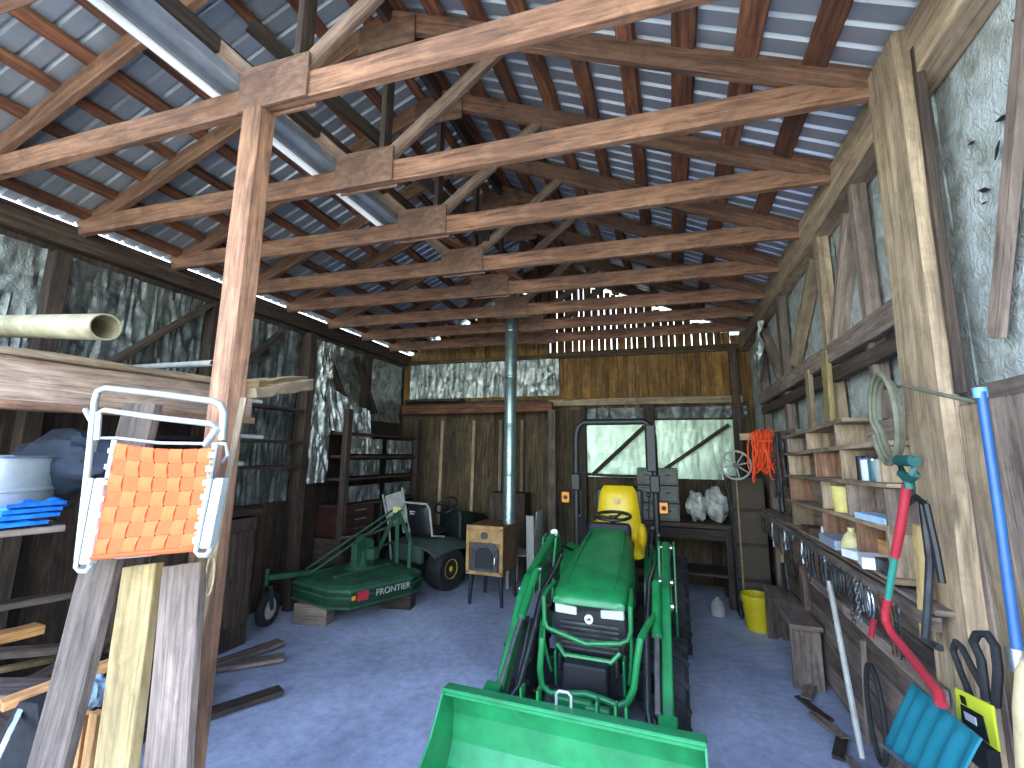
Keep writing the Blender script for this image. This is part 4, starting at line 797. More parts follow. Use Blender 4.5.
# boards leaning by the post
def leanboard(top, bot, w_, t_, mat, name, label, zt=None):
    m = MB(); m.rough(bot, top, w_, t_, up=(0, 1, 0), seg=10, amp=.004); return one(m, name, mat, label, 'board', bevel=.003)
leanboard((-2.1, 1.22, 1.9), (-2.22, 1.1, .0), .2, .035, W_GREY, 'board', 'tall grey weathered board standing behind the lawn chair')
leanboard((-1.93, 1.2, 1.27), (-1.70, 1.06, .0), .185, .035, W_FRESH, 'board', 'fresh pale yellow board leaning below the lawn chair')
leanboard((-1.72, 1.21, 1.29), (-1.48, 1.1, .0), .2, .03, W_GREY, 'board', 'wide grey knotty board leaning against the brown post')
m = MB(); P0 = PY(244, 398, 1.3); P1 = PY(205, 600, 1.24); P2 = P1 + (P1 - P0) * ((P1.z - 0) / (P0.z - P1.z)); m.tube([P2, P1, P0], .013, 8); one(m, 'pole', W_TAN, 'thin wooden pole leaning against the brown post', 'pole')
m = MB(); q = PY(210, 575, 1.22); m.tube([q + V((math.cos(a) * .02, 0, math.sin(a) * .07)) for a in [2 * math.pi * k / 16 for k in range(16)]], .004, 6, closed=True); one(m, 'string_loop', ROPE, 'loop of string hanging on the thin wooden pole', 'string')
m = MB(); m.rough(PY(238, 394, 1.42), PY(300, 384, 1.95), .16, .055, seg=5, amp=.02); one(m, 'plank_offcut', W_TAN, 'short pale plank sticking out past the brown post, lower of two', 'plank', bevel=.004)
m = MB(); m.rough(PY(245, 386, 1.48), PY(298, 379, 2.1), .12, .035, seg=5, amp=.02); one(m, 'plank_offcut', W_FRESH, 'short splintered plank on top of the one past the brown post', 'plank', bevel=.004)

# lumber pile at the foot of the rack
pile = [((0, 706, 1.35), (112, 664, 1.75), .09, .04, W_PINE, 'yellow pine stud crossing the lumber pile behind the grey board'),
        ((-20, 642, 1.5), (40, 628, 1.75), .12, .05, W_PINE, 'pine offcut lying far back on the lumber pile'),
        ((-20, 610, 1.5), (90, 590, 1.85), .12, .04, W_DARK, 'dark plank lying deep in the shadow of the rack'),
        ((-20, 655, 1.45), (95, 645, 2.0), .14, .04, W_GREY, 'grey plank on top of the lumber pile'),
        ((-10, 672, 1.5), (75, 655, 2.0), .08, .03, W_FRESH, 'pale splintered strip on the lumber pile'),
        ((-25, 690, 1.4), (100, 688, 1.7), .2, .03, W_GREY, 'wide grey plank under the pine stud in the pile'),
        ((20, 690, 1.6), (110, 640, 2.0), .12, .04, W_DARK, 'dark plank slanting back through the lumber pile')]
for (a, b, w_, t_, mt, lb) in pile:
    m = MB(); m.rough(PY(*a), PY(*b), w_, t_, seg=6, amp=.006); one(m, 'lumber_piece', mt, lb, 'lumber', 'lumber pile under the rack', bevel=.003)
m = MB(); m.rough(PY(-8, 770, 1.15), PY(20, 712, 1.35), .03, .02, up=(0, 1, 0)); one(m, 'lumber_piece', PAPER, 'thin white painted stick standing in the lumber pile', 'lumber', 'lumber pile under the rack')
for k, (u, lb) in enumerate(((86, 'orange pine stud standing beside the grey board'), (98, 'orange pine stud standing beside the yellow board'))):
    a = PY(u, 712, 1.3); m = MB(); m.rough((a.x + .0, 1.3, 0), a, .055, .035, up=(0, 1, 0)); one(m, 'lumber_piece', W_PINE, lb, 'lumber', 'lumber pile under the rack', bevel=.002)
lump(PY(95, 692, 1.33), (.05, .04, .06), plain('pale_blue_rag', '9db8d2', .9, 0, .2, 30), 'rag', 'pale blue rag crumpled on top of the pine studs', 'cloth')
m = MB(); m.prism([PY(18, 702, 1.35), PY(36, 704, 1.35), PY(38, 735, 1.35), PY(36, 800, 1.35), PY(-30, 800, 1.35), PY(-5, 740, 1.35)], (0, .12, 0)); one(m, 'rubber_mat', RUB, 'black rubber slab standing in the lumber pile', 'mat', bevel=.006)
m = MB(); m.box((-3.5, 2.0, .13), (1.0, .5, .26)); one(m, 'lumber_crate', W_DARK, 'low dark crate carrying the lumber pile', 'crate', bevel=.01)

# dark workbench and shelves further along that wall
wb = thing('workbench', 'dark wooden workbench against the foil wall past the brown post', 'workbench', (-3.85, 3.3, 0))
m = MB(); m.box((-3.87, 2.75, 1.16), (.46, 1.0, .05)); m.build('worktop', W_DARK, wb, bevel=.004)
m = MB(); m.box((-3.88, 2.75, .56), (.4, .94, 1.1)); m.build('cabinet', W_DARK, wb, bevel=.004)
for k in range(3): m = MB(); m.box((-3.67, 2.45 + k * .3, .6), (.02, .27, .8)); m.build('door', W_DARK, wb, bevel=.004)
pp = thing('partition_post', 'post wrapped in hanging silver foil by the dark workbench', 'post', (-4.0, 4.05, 0))
m = MB(); m.rough((-4.02, 4.02, 0), (-4.02, 4.02, 3.12), .1, .1, up=(0, 1, 0)); m.build('upright', W_DARK, pp, bevel=.004)
foil_sheet('foil_drape', (-3.99, 4.1, 1.35), (.0, .32, 0), (.02, -.02, 1.72), (1, 0, .0), .09, FOIL, pp, nu=24, nv=60, sd=7)
foil_sheet('foil_drape', (-3.97, 4.4, 2.0), (.1, .75, -.28), (0, -.15, .55), (1, 0, 0), .07, FOIL, pp, nu=40, nv=24, sd=17)
for (y0, y1, zz, lb) in ((2.3, 3.95, 1.55, 'lower'), (2.3, 3.95, 1.82, 'middle'), (2.3, 3.95, 2.18, 'upper')):
    m = MB(); m.rough((XL + .14, y0, zz), (XL + .14, y1, zz), .2, .03, seg=10); one(m, 'shelf_board', W_DARK, f'{lb} dark shelf board on the foil wall above the workbench', 'shelf', 'shelves above the workbench', bevel=.003)
for i, (u, v, y) in enumerate(((250, 409, 2.9), (250, 457, 2.9), (231, 466, 2.6))):
    p = PY(u, v, y); p = V((XL + .2, p.y, (2.218, 1.858, 1.588)[i])); p = V((XL + .2, PX(u, v, XL + .2).y, p.z)); pipe_thing('pipe_offcut', p + V((0, -.16, 0)), p + V((0, .12, 0)), .022, .004, PAPER, ('short white pipe on the upper shelf past the brown post', 'short white pipe on the middle shelf past the brown post', 'short white pipe just below the others past the brown post')[i])
# rear rack on the same wall
rr = thing('lumber_rack', 'dark rack with foil wrapped bundles near the back corner', 'rack', (-3.95, 5.3, 0))
for z in (1.05, 1.38, 1.66, 1.95): m = MB(); m.rough((-4.0, 4.5, z), (-3.95, 6.15, z), .34, .035, seg=10); m.build('shelf', W_DARK, rr, bevel=.003)
for y in (4.5, 6.12):
    m = MB(); m.rough((-3.8, y, 0), (-3.8, y, 2.25), .08, .08, up=(0, 1, 0)); m.build('upright', W_DARK, rr, bevel=.003)
lab = ['lowest', 'second', 'third', 'top']
for k, z in enumerate((1.07, 1.4, 1.68)):
    for j in range(2):
        y0 = 4.6 + j * .78; q = foil_sheet('foil_roll', (-3.84, y0, z + .02), (0, .68, 0), (0, 0, .2), (1, 0, 0), .06, FOILG if k < 2 else FOIL, None, nu=30, nv=12, sd=30 + k * 3 + j)
        q['label'] = f'crumpled foil bundle on the {lab[k]} shelf of the corner rack, ' + ('nearer' if j == 0 else 'farther') + ' one'; q['category'] = 'foil'; q['group'] = 'foil bundles in the corner rack'
t = thing('tool_chest', 'old dark red tool chest below the corner rack', 'chest', (-3.95, 4.85, .62))
m = MB(); m.box((-4.02, 4.85, .86), (.4, .62, .36)); m.build('body', DRED, t, bevel=.01)
for k in range(3): m = MB(); m.box((-3.81, 4.85, .75 + k * .11), (.02, .56, .09)); d = m.build('drawer', DRED, t, bevel=.004); m = MB(); m.box((-3.795, 4.85, .77 + k * .11), (.02, .2, .012)); m.build('handle', STEEL, d)
m = MB(); m.box((-4.02, 4.85, .34), (.4, .66, .66)); one(m, 'cabinet', W_DARK, 'dark low cabinet carrying the dark red tool chest', 'cabinet', bevel=.006)
t = thing('metal_cabinet', 'black cabinet with pale handle bar next to the red chest', 'cabinet', (-3.9, 5.5, 0)); m = MB(); m.box((-4.02, 5.56, .515), (.4, .5, 1.03)); m.build('body', BLACK, t, bevel=.01)
m = MB(); m.tube([(-3.83, 5.4, .85), (-3.79, 5.4, .88), (-3.79, 5.4, .96), (-3.79, 5.75, .96), (-3.83, 5.75, .96)], .012, 6); m.build('handle', GREYW, t)
m = MB(); m.tube([(-3.62, 4.3, .74), (-3.55, 4.75, .72), (-3.4, 5.2, .82)], .016, 8); one(m, 'metal_rod', STEEL, 'pale metal rod lying above the cutter deck by the red chest', 'rod')
fc = thing('folding_chair', 'worn white folding chair standing beyond the cutter mast', 'chair', (-3.6, 5.0, .0))
m = MB(); m.prism([(-3.78, 5.32, 1.12), (-3.55, 5.36, 1.2), (-3.38, 5.3, .8), (-3.62, 5.26, .72)], (.0, .015, 0)); m.build('backrest', GREYW, fc, bevel=.004)
m = MB(); m.tube([(-3.54, 5.37, 1.24), (-3.36, 5.3, .76), (-3.2, 5.24, 0)], .014, 8); m.tube([(-3.8, 5.3, 1.14), (-3.62, 5.24, .7), (-3.5, 5.2, .0)], .014, 8); m.build('frame', GREYW, fc)

# ================================================================ back, behind the tractor
t = thing('work_table', 'dark wooden table behind the tractor holding drawers and bags', 'table', (.0, 6.1, 0))
m = MB(); m.box((.02, 6.12, .9), (1.25, .6, .05)); m.build('tabletop', W_DARK, t, bevel=.004)
for x in (-.55, .58):
    for y in (5.87, 6.36): m = MB(); m.rough((x, y, 0), (x, y, .88), .07, .07, up=(0, 1, 0)); m.build('leg', W_DARK, t, bevel=.003)
m = MB(); m.box((.02, 5.86, .8), (1.15, .03, .12)); m.build('apron', W_DARK, t)
m = MB(); m.box((.02, 6.1, .35), (1.1, .5, .03)); m.build('lower_shelf', W_DARK, t)
cn = 0
for j in range(3):
    for i in range(2):
        x = -.31 + i * .25; z = .926 + j * .215; lb = f'grey storage drawer box on the back table, {("bottom", "middle", "top")[j]} row, {("nearer the seat", "nearer the bags")[i]}'
        if j == 0 and i == 0: pass
        d = thing('drawer_box', lb, 'box', (x, 6.05, z), 'grey drawer boxes stacked on the back table'); m = MB(); m.box((x, 6.08, z + .1), (.24, .34, .205)); m.build('body', GREYP, d, bevel=.006)
        m = MB(); m.box((x, 5.9, z + .1), (.2, .02, .16)); f_ = m.build('drawer', GREYP, d, bevel=.006); m = MB(); m.box((x, 5.885, z + .12), (.06, .015, .02)); m.build('handle', BLACK, f_)
lump((.26, 6.05, 1.1), (.12, .13, .17), CLEARB, 'plastic_bag', 'cloudy plastic bag on the back table beside the grey drawers', 'bag')
lump((.48, 6.08, 1.12), (.14, .14, .2), CLEARB, 'plastic_bag', 'cloudy plastic bag on the back table nearest the tall box', 'bag')
m = MB(); m.box((-.6, 6.3, 1.12), (.3, .3, .36)); one(m, 'wooden_box', W_DARK, 'dark box on the back table behind the yellow seat', 'box', bevel=.006)
m = MB(); m.tube([(-1.25, 6.5, 1.45), (-.9, 6.52, 1.43), (-.35, 6.53, 1.43)], .018, 8); one(m, 'metal_rod', DSTEEL, 'dark rod along the foot of the foil panel behind the roll bar', 'rod')
t = thing('tall_cabinet', 'tall narrow brown cabinet standing in front of the back wall corner', 'cabinet', (.76, 5.85, 0))
m = MB(); m.box((.78, 5.85, .74), (.34, .4, 1.48)); m.build('body', W_DARK, t, bevel=.006)
for k in range(4): m = MB(); m.box((.78, 5.64, .2 + k * .37), (.32, .02, .34)); m.build('panel', CARD if k > 5 else plain('brown_panel', '4d4236', .8), t, bevel=.004)
m = MB(); m.tube([(.67, 5.62, .2), (.67, 5.6, 1.5)], .01, 6); m.build('corner_rod', ROPE, t)
# spoked hand wheel
hw = V((.65, 5.4, 1.62)); t = thing('flywheel', 'pale spoked metal wheel on top of the tall brown cabinet', 'wheel', tuple(hw - V((0, 0, .14))))
m = MB(); m.tube([hw + V((math.cos(a) * .15, 0, math.sin(a) * .15)) for a in [2 * math.pi * k / 30 for k in range(30)]], .012, 8, closed=True); m.build('rim', GREYW, t)
for k in range(4): a = k * math.pi / 4 + .2; m = MB(); m.tube([hw + V((math.cos(a) * .145, 0, math.sin(a) * .145)), hw - V((math.cos(a) * .145, 0, math.sin(a) * .145))], .008, 6); m.build('spoke', GREYW, t)
m = MB(); m.lathe([(.03, -.02), (.03, .02)], hw, (0, 1, 0), 12); m.build('hub', DSTEEL, t)
m = MB(); m.tube([hw + V((-.12, .05, -.1)), hw + V((-.06, .1, -.42)), hw + V((-.03, .12, -1.6))], .012, 6); m.build('stand', DSTEEL, t)
# coil of orange cord on a peg board
m = MB(); m.rough(PY(740, 437, 5.1), PY(800, 434, 4.9), .03, .07, seg=5); one(m, 'peg_board', W_TAN, 'short tan board nailed across the corner, orange cord hung on it', 'board', bevel=.003)
rc = thing('orange_cord_coil', 'hanging coil of bright orange extension cord in the back corner', 'cord', (.86, 5.0, 1.45))
rnd = random.Random(5)
for k in range(16):
    x = .76 + .0145 * k; top = 1.97 - .02 * abs(k - 7) / 7 + rnd.uniform(-.02, .02); bot = 1.5 + rnd.uniform(-.06, .1); wv = rnd.uniform(.02, .05); y = 4.98 + rnd.uniform(-.05, .03)
    m = MB(); pts = []
    for i in range(20):
        a = 2 * math.pi * i / 20; zz = (top + bot) / 2 + math.sin(a) * (top - bot) / 2; pts.append((x + math.cos(a) * wv + (rnd.uniform(-.01, .01)) + (1.75 - zz) * (x - .88) * .6, y + math.cos(a) * .02, zz))
    m.tube(pts, .0075, 6, closed=True); m.build('cord_loop', ORCORD, rc)
m = MB(); m.tube([(.8, 4.93, 1.86), (.98, 4.93, 1.87)], .014, 8); m.build('wrapped_turn', ORCORD, rc)
foil_sheet_ = foil_sheet('foil_drape', (.92, 5.35, 2.55), (.06, .5, 0), (.04, -.1, .65), (-1, 0, 0), .09, FOIL, None, nu=30, nv=40, sd=12); tag(foil_sheet_, 'loose shiny foil hanging from the right wall by the back corner', 'foil')
# pail, bench, shovel
t = thing('yellow_pail', 'yellow plastic pail on the floor at the end of the bench', 'bucket', (.74, 5.32, 0)); o = V((.74, 5.32, 0))
m = MB(); m.lathe([(.001, .0), (.105, 0), (.135, .29), (.143, .292), (.143, .305), (.138, .31), (.139, .335), (.131, .335), (.125, .28), (.1, .01), (.001, .008)], o, (0, 0, 1), 32); m.build('body', YEL2, t)
m = MB(); m.tube([o + V((math.cos(a) * .148, -.02 - math.sin(a) * .05, .3 - .1 * math.sin(a))) for a in [math.pi * k / 12 for k in range(13)]], .004, 6); m.build('bail', STEEL, t)
t = thing('plank_bench', 'low grey plank bench along the foot of the wall', 'bench', (.93, 4.65, 0))
m = MB(); m.rough((.89, 4.08, .445), (.89, 5.2, .445), .22, .035, seg=8); m.build('seat_plank', W_GREY, t, bevel=.003)
for y in (4.13, 5.1):
    m = MB(); m.prism([(.79, y, 0), (.865, y, 0), (.89, y, .05), (.915, y, 0), (.99, y, 0), (.99, y, .428), (.79, y, .428)], (0, .035, 0), axis=(0, 0, 1)); m.build('leg', W_GREY, t, bevel=.003)
m = MB(); m.rough((.91, 4.15, .36), (.91, 5.1, .36), .025, .09, seg=6); m.build('stretcher', W_GREY, t)
t = thing('square_shovel', 'old shovel standing upside against the wall behind the bench', 'shovel', (.9, 4.45, .46)); a = PX(783, 525, .88); b = PX(782, 562, .88)
m = MB(); m.tube([a, b], .014, 8); m.build('handle', W_FRESH, t); m = MB(); m.prism([b + V((0, -.09, 0)), b + V((0, .09, 0)), b + V((.01, .1, -.2)), b + V((.01, 0, -.26)), b + V((.01, -.1, -.2))], (.008, 0, 0)); m.build('blade', DSTEEL, t)
# white jug on the floor
m = MB(); m.lathe([(.001, 0), (.07, 0), (.075, .1), (.05, .15), (.02, .17), (.02, .19)], (.4, 5.62, 0), (0, 0, 1), 18); one(m, 'plastic_jug', GREYW, 'small pale plastic jug on the floor beside the pail', 'jug')

# ================================================================ wall on the bench side: cubby shelf, tools
cb = thing('cubby_shelf', 'open wooden cubby shelf of rough boards on the foil wall', 'shelf', (.93, 3.2, 1.2))
rows = [((4.1, 1.86), (2.75, 1.9)), ((4.1, 1.73), (2.32, 1.77)), ((4.15, 1.56), (2.32, 1.59)), ((4.15, 1.37), (2.35, 1.41)), ((4.2, 1.19), (2.35, 1.2))]
for (y0, z0), (y1, z1) in rows:
    m = MB(); m.rough((.93, y0, z0), (.93, y1, z1), .17, .022, seg=12, amp=.005); m.build('shelf', W_TAN, cb, bevel=.002)
def zr(k, y): (y0, z0), (y1, z1) = rows[k]; return z0 + (z1 - z0) * (y0 - y) / (y0 - y1)
for k, ys in enumerate(((3.97, 3.45, 2.88), (3.97, 3.3, 2.84, 2.36), (4.0, 3.22, 2.8, 2.36), (4.0, 3.25, 2.72, 2.38))):
    for y in ys: m = MB(); m.rough((.93, y, zr(k + 1, y) + .012), (.93, y, zr(k, y) - .012), .025, .165, up=(1, 0, 0), seg=4); m.build('divider', random.choice([W_TAN, W_TAN, W_RED, W_GREY]), cb, bevel=.002)
m = MB(); m.rough((.99, 4.1, 1.5), (.99, 2.3, 1.55), .015, .7, seg=8); m.build('back_board', W_GREY, cb)
m = MB(); m.rough((.955, 3.7, 1.87), (.955, 3.66, 2.33), .09, .03, up=(1, 0, 0)); m.build('hanger_board', W_TAN, cb, bevel=.002)
m = MB(); m.rough((.955, 3.3, 1.93), (.955, 3.26, 2.38), .1, .03, up=(1, 0, 0)); m.build('hanger_board', W_FRESH, cb, bevel=.002)
on = lambda y, k, x=.9: V((x, y, zr(k, y) + .012))
def can(y, k, r, h, mat, label, lid=STEEL, name='can', x=.89):
    o = on(y, k, x); t = thing(name, label, 'can', tuple(o)); m = MB(); m.lathe([(r * .95, 0), (r, .004), (r, h - .004), (r * .95, h)], o, (0, 0, 1), 20); m.build('body', mat, t)
    m = MB(); m.lathe([(r * .9, h - .002), (r * .98, h), (r * .98, h + .008), (r * .3, h + .01)], o, (0, 0, 1), 20); m.build('lid', lid, t)
can(2.62, 2, .028, .1, PAPER, 'white and blue spray can on the cubby shelf', BLUE); can(2.54, 2, .026, .095, plain('jar_teal', '3a6b72', .3), 'dark teal jar between the two pale cans'); can(2.46, 2, .03, .1, GREYW, 'pale grey can beside the dark teal jar', DSTEEL); can(2.7, 2, .02, .11, BLACK, 'thin black bottle standing beside the spray can', BLACK)
o = on(3.02, 3, .9); t = thing('yellow_cup', 'big pale yellow cup with handle in the cubby shelf', 'cup', tuple(o)); m = MB(); m.lathe([(.05, 0), (.062, .14), (.058, .14), (.046, .01)], o, (0, 0, 1), 24); m.build('body', plain('pale_yellow_plastic', 'd8c676', .5), t); m = MB(); m.tube([o + V((0, -.055, .11)), o + V((0, -.1, .1)), o + V((0, -.1, .05)), o + V((0, -.05, .03))], .008, 6); m.build('handle', plain('dull_yellow', 'b9a555', .5), t)
o = on(2.9, 4, .88); t = thing('cream_jug', 'small cream jug with pointed top under the yellow cup', 'jug', tuple(o)); m = MB(); m.lathe([(.05, 0), (.055, .04), (.035, .09), (.016, .11), (.016, .13), (.001, .13)], o, (0, 0, 1), 20); m.build('body', CREAM, t); m = MB(); m.tube([o + V((0, -.03, .09)), o + V((0, -.055, .085)), o + V((0, -.055, .04))], .006, 6); m.build('handle', CREAM, t)
o = on(3.35, 4, .88); t = thing('small_bottle', 'small white bottle at the dark end of the cubby shelf', 'bottle', tuple(o)); m = MB(); m.lathe([(.022, 0), (.022, .07), (.01, .08), (.01, .1)], o, (0, 0, 1), 14); m.build('body', PAPER, t); m = MB(); m.lathe([(.012, .095), (.012, .11)], o, (0, 0, 1), 10); m.build('cap', DRED, t)
def flat(y, k, sx, sy, h, mat, name, label, cat, rz=0, x=.88): o = on(y, k, x); m = MB(); m.box(o + V((0, 0, h / 2)), (sx, sy, h), rot=(0, 0, rz)); return one(m, name, mat, label, cat, bevel=.002)
flat(2.52, 3, .09, .26, .03, plain('pale_blue_tray', 'a9cbe6', .4), 'plastic_tray', 'pale blue tray on the cubby shelf behind the red handle', 'tray', .1)
flat(3.1, 4, .13, .28, .05, plain('blue_grey_box', '8e9cae', .5), 'plastic_box', 'flat blue grey box under the cream jug', 'box'); flat(2.75, 4, .1, .12, .04, PAPER, 'paper_packet', 'white paper packet on the lowest cubby board', 'packet', .3, .86); flat(2.56, 4, .12, .14, .05, PAPER, 'paper_packet', 'white paper packet nearest the red shovel handle', 'packet', -.2, .86)
flat(2.44, 4, .1, .09, .06, BLACK, 'black_case', 'small black case on the lowest cubby board', 'case'); flat(2.6, 4, .06, .2, .11, W_PINE, 'wooden_box', 'small orange wooden box in the lowest cubby', 'box', x=.95); flat(3.6, 4, .1, .2, .04, RUST, 'rusty_box', 'rusty flat box in the dark lowest cubby', 'box')
# rail with hanging tools
rl = thing('tool_rail', 'long grey rail below the cubbies, chains and tools hung on it', 'rail', (.88, 3.5, 1.1))
m = MB(); m.rough((.88, 5.6, 1.12), (.86, 2.1, 1.12), .035, .05, seg=20, amp=.006); m.build('rail_board', W_GREY, rl, bevel=.002)
m = MB(); m.rough((.93, 5.5, 1.16), (.92, 2.1, 1.16), .12, .02, seg=20, amp=.006); m.build('ledge', W_GREY, rl, bevel=.002)
m = MB(); m.rough((.9, 4.1, .86), (.9, 2.2, .84), .03, .06, seg=14, amp=.006); m.build('lower_rail', W_GREY, rl, bevel=.002)
rnd = random.Random(8); i = 0; y = 5.3
kinds = ['wrench', 'chain', 'pliers', 'wire_loop', 'hook']
ords = ordn + ['eleventh', 'twelfth', 'thirteenth', 'fourteenth', 'fifteenth', 'sixteenth', 'seventeenth', 'eighteenth', 'nineteenth', 'twentieth']; cnt = {}
while y > 2.28:
    k = kinds[rnd.choice([0, 0, 1, 2, 3, 4])]; cnt[k] = cnt.get(k, 0) + 1; l = rnd.uniform(.1, .24); x = .845; z = 1.1; m = MB(); mat = rnd.choice([DSTEEL, RUST, STEEL, DSTEEL])
    m.tube([(x + .03, y, z + .015), (x, y, z + .015), (x - .004, y, z)], .004, 5)
    if k == 'wrench':
        m.beam((x, y, z), (x, y + .01, z - l), .016, .006, up=(1, 0, 0)); m.tube([V((x, y + math.cos(a) * .016, z - .012 + math.sin(a) * .016)) for a in [2 * math.pi * q / 12 for q in range(12)]], .006, 5, closed=True); m.prism([(x, y - .02, z - l - .03), (x, y - .008, z - l - .012), (x, y + .025, z - l - .012), (x, y + .035, z - l - .03), (x, y + .022, z - l + .012), (x, y - .006, z - l + .012)], (.008, 0, 0))
    elif k == 'chain':
        n = int(l * 1.6 / .022)
        for q in range(n):
            c0 = V((x, y, z - .011 - q * .022)); e = V((0, 1, 0)) if q % 2 else V((1, 0, 0)); m.tube([c0 + e * (math.cos(a) * .008) + V((0, 0, math.sin(a) * .015)) for a in [2 * math.pi * w_ / 8 for w_ in range(8)]], .003, 4, closed=True)
    elif k == 'pliers':
        for s in (-1, 1): m.tube([(x, y + s * .008, z), (x, y + s * .02, z - l * .3), (x, y + s * .006, z - l * .65), (x, y - s * .012, z - l)], .007, 6)
        m.lathe([(.014, -.008), (.014, .008)], (x, y, z - l * .68), (1, 0, 0), 10)
    elif k == 'wire_loop':
        m.tube([V((x, y + math.cos(a) * l * .28, z - l * .5 + math.sin(a) * l * .5)) for a in [2 * math.pi * q / 16 for q in range(16)]], .005, 5, closed=True); m.tube([V((x - .01, y + .01 + math.cos(a) * l * .25, z - l * .5 + math.sin(a) * l * .5)) for a in [2 * math.pi * q / 16 for q in range(16)]], .004, 5, closed=True)
    else: m.tube([(x, y, z), (x, y, z - l * .8), (x, y + .02, z - l), (x, y + .045, z - l * .95), (x, y + .05, z - l * .8)], .006, 6)
    one(m, k if k != 'hook' else 'iron_hook', mat, f'{k.replace("_", " ")} hung on the long grey rail, {ords[cnt[k] - 1]} of its kind from the back', 'tool' if k in ('wrench', 'pliers', 'hook') else k.replace('_', ' '), 'tools hung on the long rail'); y -= rnd.uniform(.06, .11)
# dark jumble hanging between cubbies and corner
rnd = random.Random(21)
m = MB(); m.rough((.97, 4.12, 1.9), (.97, 5.08, 1.92), .05, .07, seg=6); one(m, 'peg_rail', W_GREY, 'grey peg rail carrying the dark bunch of straps and chains', 'rail', bevel=.003)
jl = ['black strap', 'dark chain of links', 'black leather harness strap', 'dark rope end', 'blackened iron bar', 'dark leather belt', 'black cable', 'dark twisted wire', 'black rubber strap']
for k in range(9):
    y = 4.2 + k * .1; z = 1.88 + rnd.uniform(-.04, .05); l = rnd.uniform(.35, .75); m = MB(); x = .94 - rnd.uniform(0, .015)
    if k % 3 == 1:
        for q in range(int(l / .035)):
            c0 = V((x, y, z - q * .035)); e = V((0, 1, 0)) if q % 2 else V((1, 0, 0)); m.tube([c0 + e * (math.cos(a) * .013) + V((0, 0, math.sin(a) * .023)) for a in [2 * math.pi * w_ / 10 for w_ in range(10)]], .005, 5, closed=True)
    else: m.tube([(x, y + math.sin(q * 1.3 + k) * .02, z - l * q / 8) for q in range(9)], [.012 + .01 * rnd.random() for q in range(9)], 7)
    one(m, 'hanging_strap' if k % 3 != 1 else 'hanging_chain', [BLACK, RUST, BLACK][k % 3], f'{jl[k]} hanging in the dark bunch between cubbies and orange cord', 'strap' if k % 3 != 1 else 'chain', 'dark bunch by the back corner')
# loop of hose on the main post
m = MB(); hc = PX(893, 418, .8); pts = []
for k in range(54):
    a = 2 * math.pi * k / 18; r = 1 + .09 * (k // 18) - .05; pts.append(hc + V((-.012 * (k // 18), math.cos(a) * .095 * r + .02, math.sin(a) * .155 * r)))
m.tube(pts, .009, 7); one(m, 'rope_coil', HOSE, 'grey coil of old rope hung on the main post', 'rope')
m = MB(); m.tube([PX(885, 388, .83), PX(905, 386, .82), PX(930, 392, .82), PX(975, 402, .85)], .007, 6); one(m, 'twine', HOSE, 'grey twine running from the rope coil over the planks', 'rope')
# pitchfork-like black bar tool and stakes
t = thing('hand_saw', 'dark long handled pruning tool hung beside the main post', 'tool', tuple(PX(925, 585, .82)))
m = MB(); m.tube([PX(905, 506, .84), PX(916, 497, .82), PX(926, 505, .82), PX(936, 550, .82), PX(942, 583, .82)], .011, 7); m.build('handle', BLACK, t)
m = MB(); m.tube([PX(922, 500, .83), PX(930, 560, .83), PX(928, 600, .83), PX(925, 640, .83)], .013, 7); m.tube([PX(925, 640, .83), PX(940, 648, .83)], .012, 7); m.build('bar', DSTEEL, t)
m = MB(); m.rough(PX(917, 525, .86), PX(925, 640, .86), .03, .02, up=(1, 0, 0)); one(m, 'wood_strip', W_FRESH, 'thin pale wood strip behind the dark pruning tool', 'strip')
# snow shovel hung upside on the wall
sh = thing('snow_shovel', 'teal snow shovel with bent red handle and dark green grip', 'shovel', tuple(PX(925, 745, .75)))
m = MB(); m.tube([PX(907, 484, .76), PX(900, 530, .75), PX(895, 556, .75)], .0145, 12); m.build('upper_handle', RED, sh)
m = MB(); m.tube([PX(895, 554, .75), PX(890, 585, .75), PX(888, 600, .75)], .0115, 12); m.build('green_shaft', plain('teal_green_tube', '3a8f80', .4), sh)
m = MB(); m.tube([PX(888, 598, .75), PX(885, 612, .75), PX(886, 622, .75), PX(892, 634, .75), PX(910, 656, .74), PX(930, 682, .72), PX(939, 694, .71), PX(941, 705, .7)], .0145, 12); m.build('bent_handle', RED, sh)
g0 = PX(908, 474, .76); m = MB(); m.tube([g0 + V((0, .0, -.05)), g0 + V((0, 0, -.02)), g0 + V((0, .045, .0)), g0 + V((0, .05, .045)), g0 + V((0, -.05, .045)), g0 + V((0, -.045, .0)), g0 + V((0, 0, -.02))], .016, 10); m.tube([g0 + V((0, .055, .045)), g0 + V((0, -.055, .045))], .02, 10); m.build('grip', DTEAL, sh)
cA, cB, cC, cD = PX(906, 681, .74), PX(972, 735, .70), PX(952, 800, .66), PX(884, 745, .70)
nv = (cB - cA).cross(cD - cA).normalized(); nv = nv if nv.x < 0 else -nv
def bl_(u, v):
    p = cA.lerp(cB, u).lerp(cD.lerp(cC, u), v); return p + nv * (-.015 * (1 - v) ** 2 + .008 * math.cos(u * 5 * 2 * math.pi) * min(1, (1 - abs(2 * u - 1)) * 8) * min(1, v * 6))
m = MB(); m.grid(bl_, 50, 24, thick=nv * -.006); m.build('blade', TEAL, sh)
m = MB(); m.beam(cD + nv * .004, cC + nv * .004, .012, .02, up=nv); m.build('wear_strip', STEEL, sh)
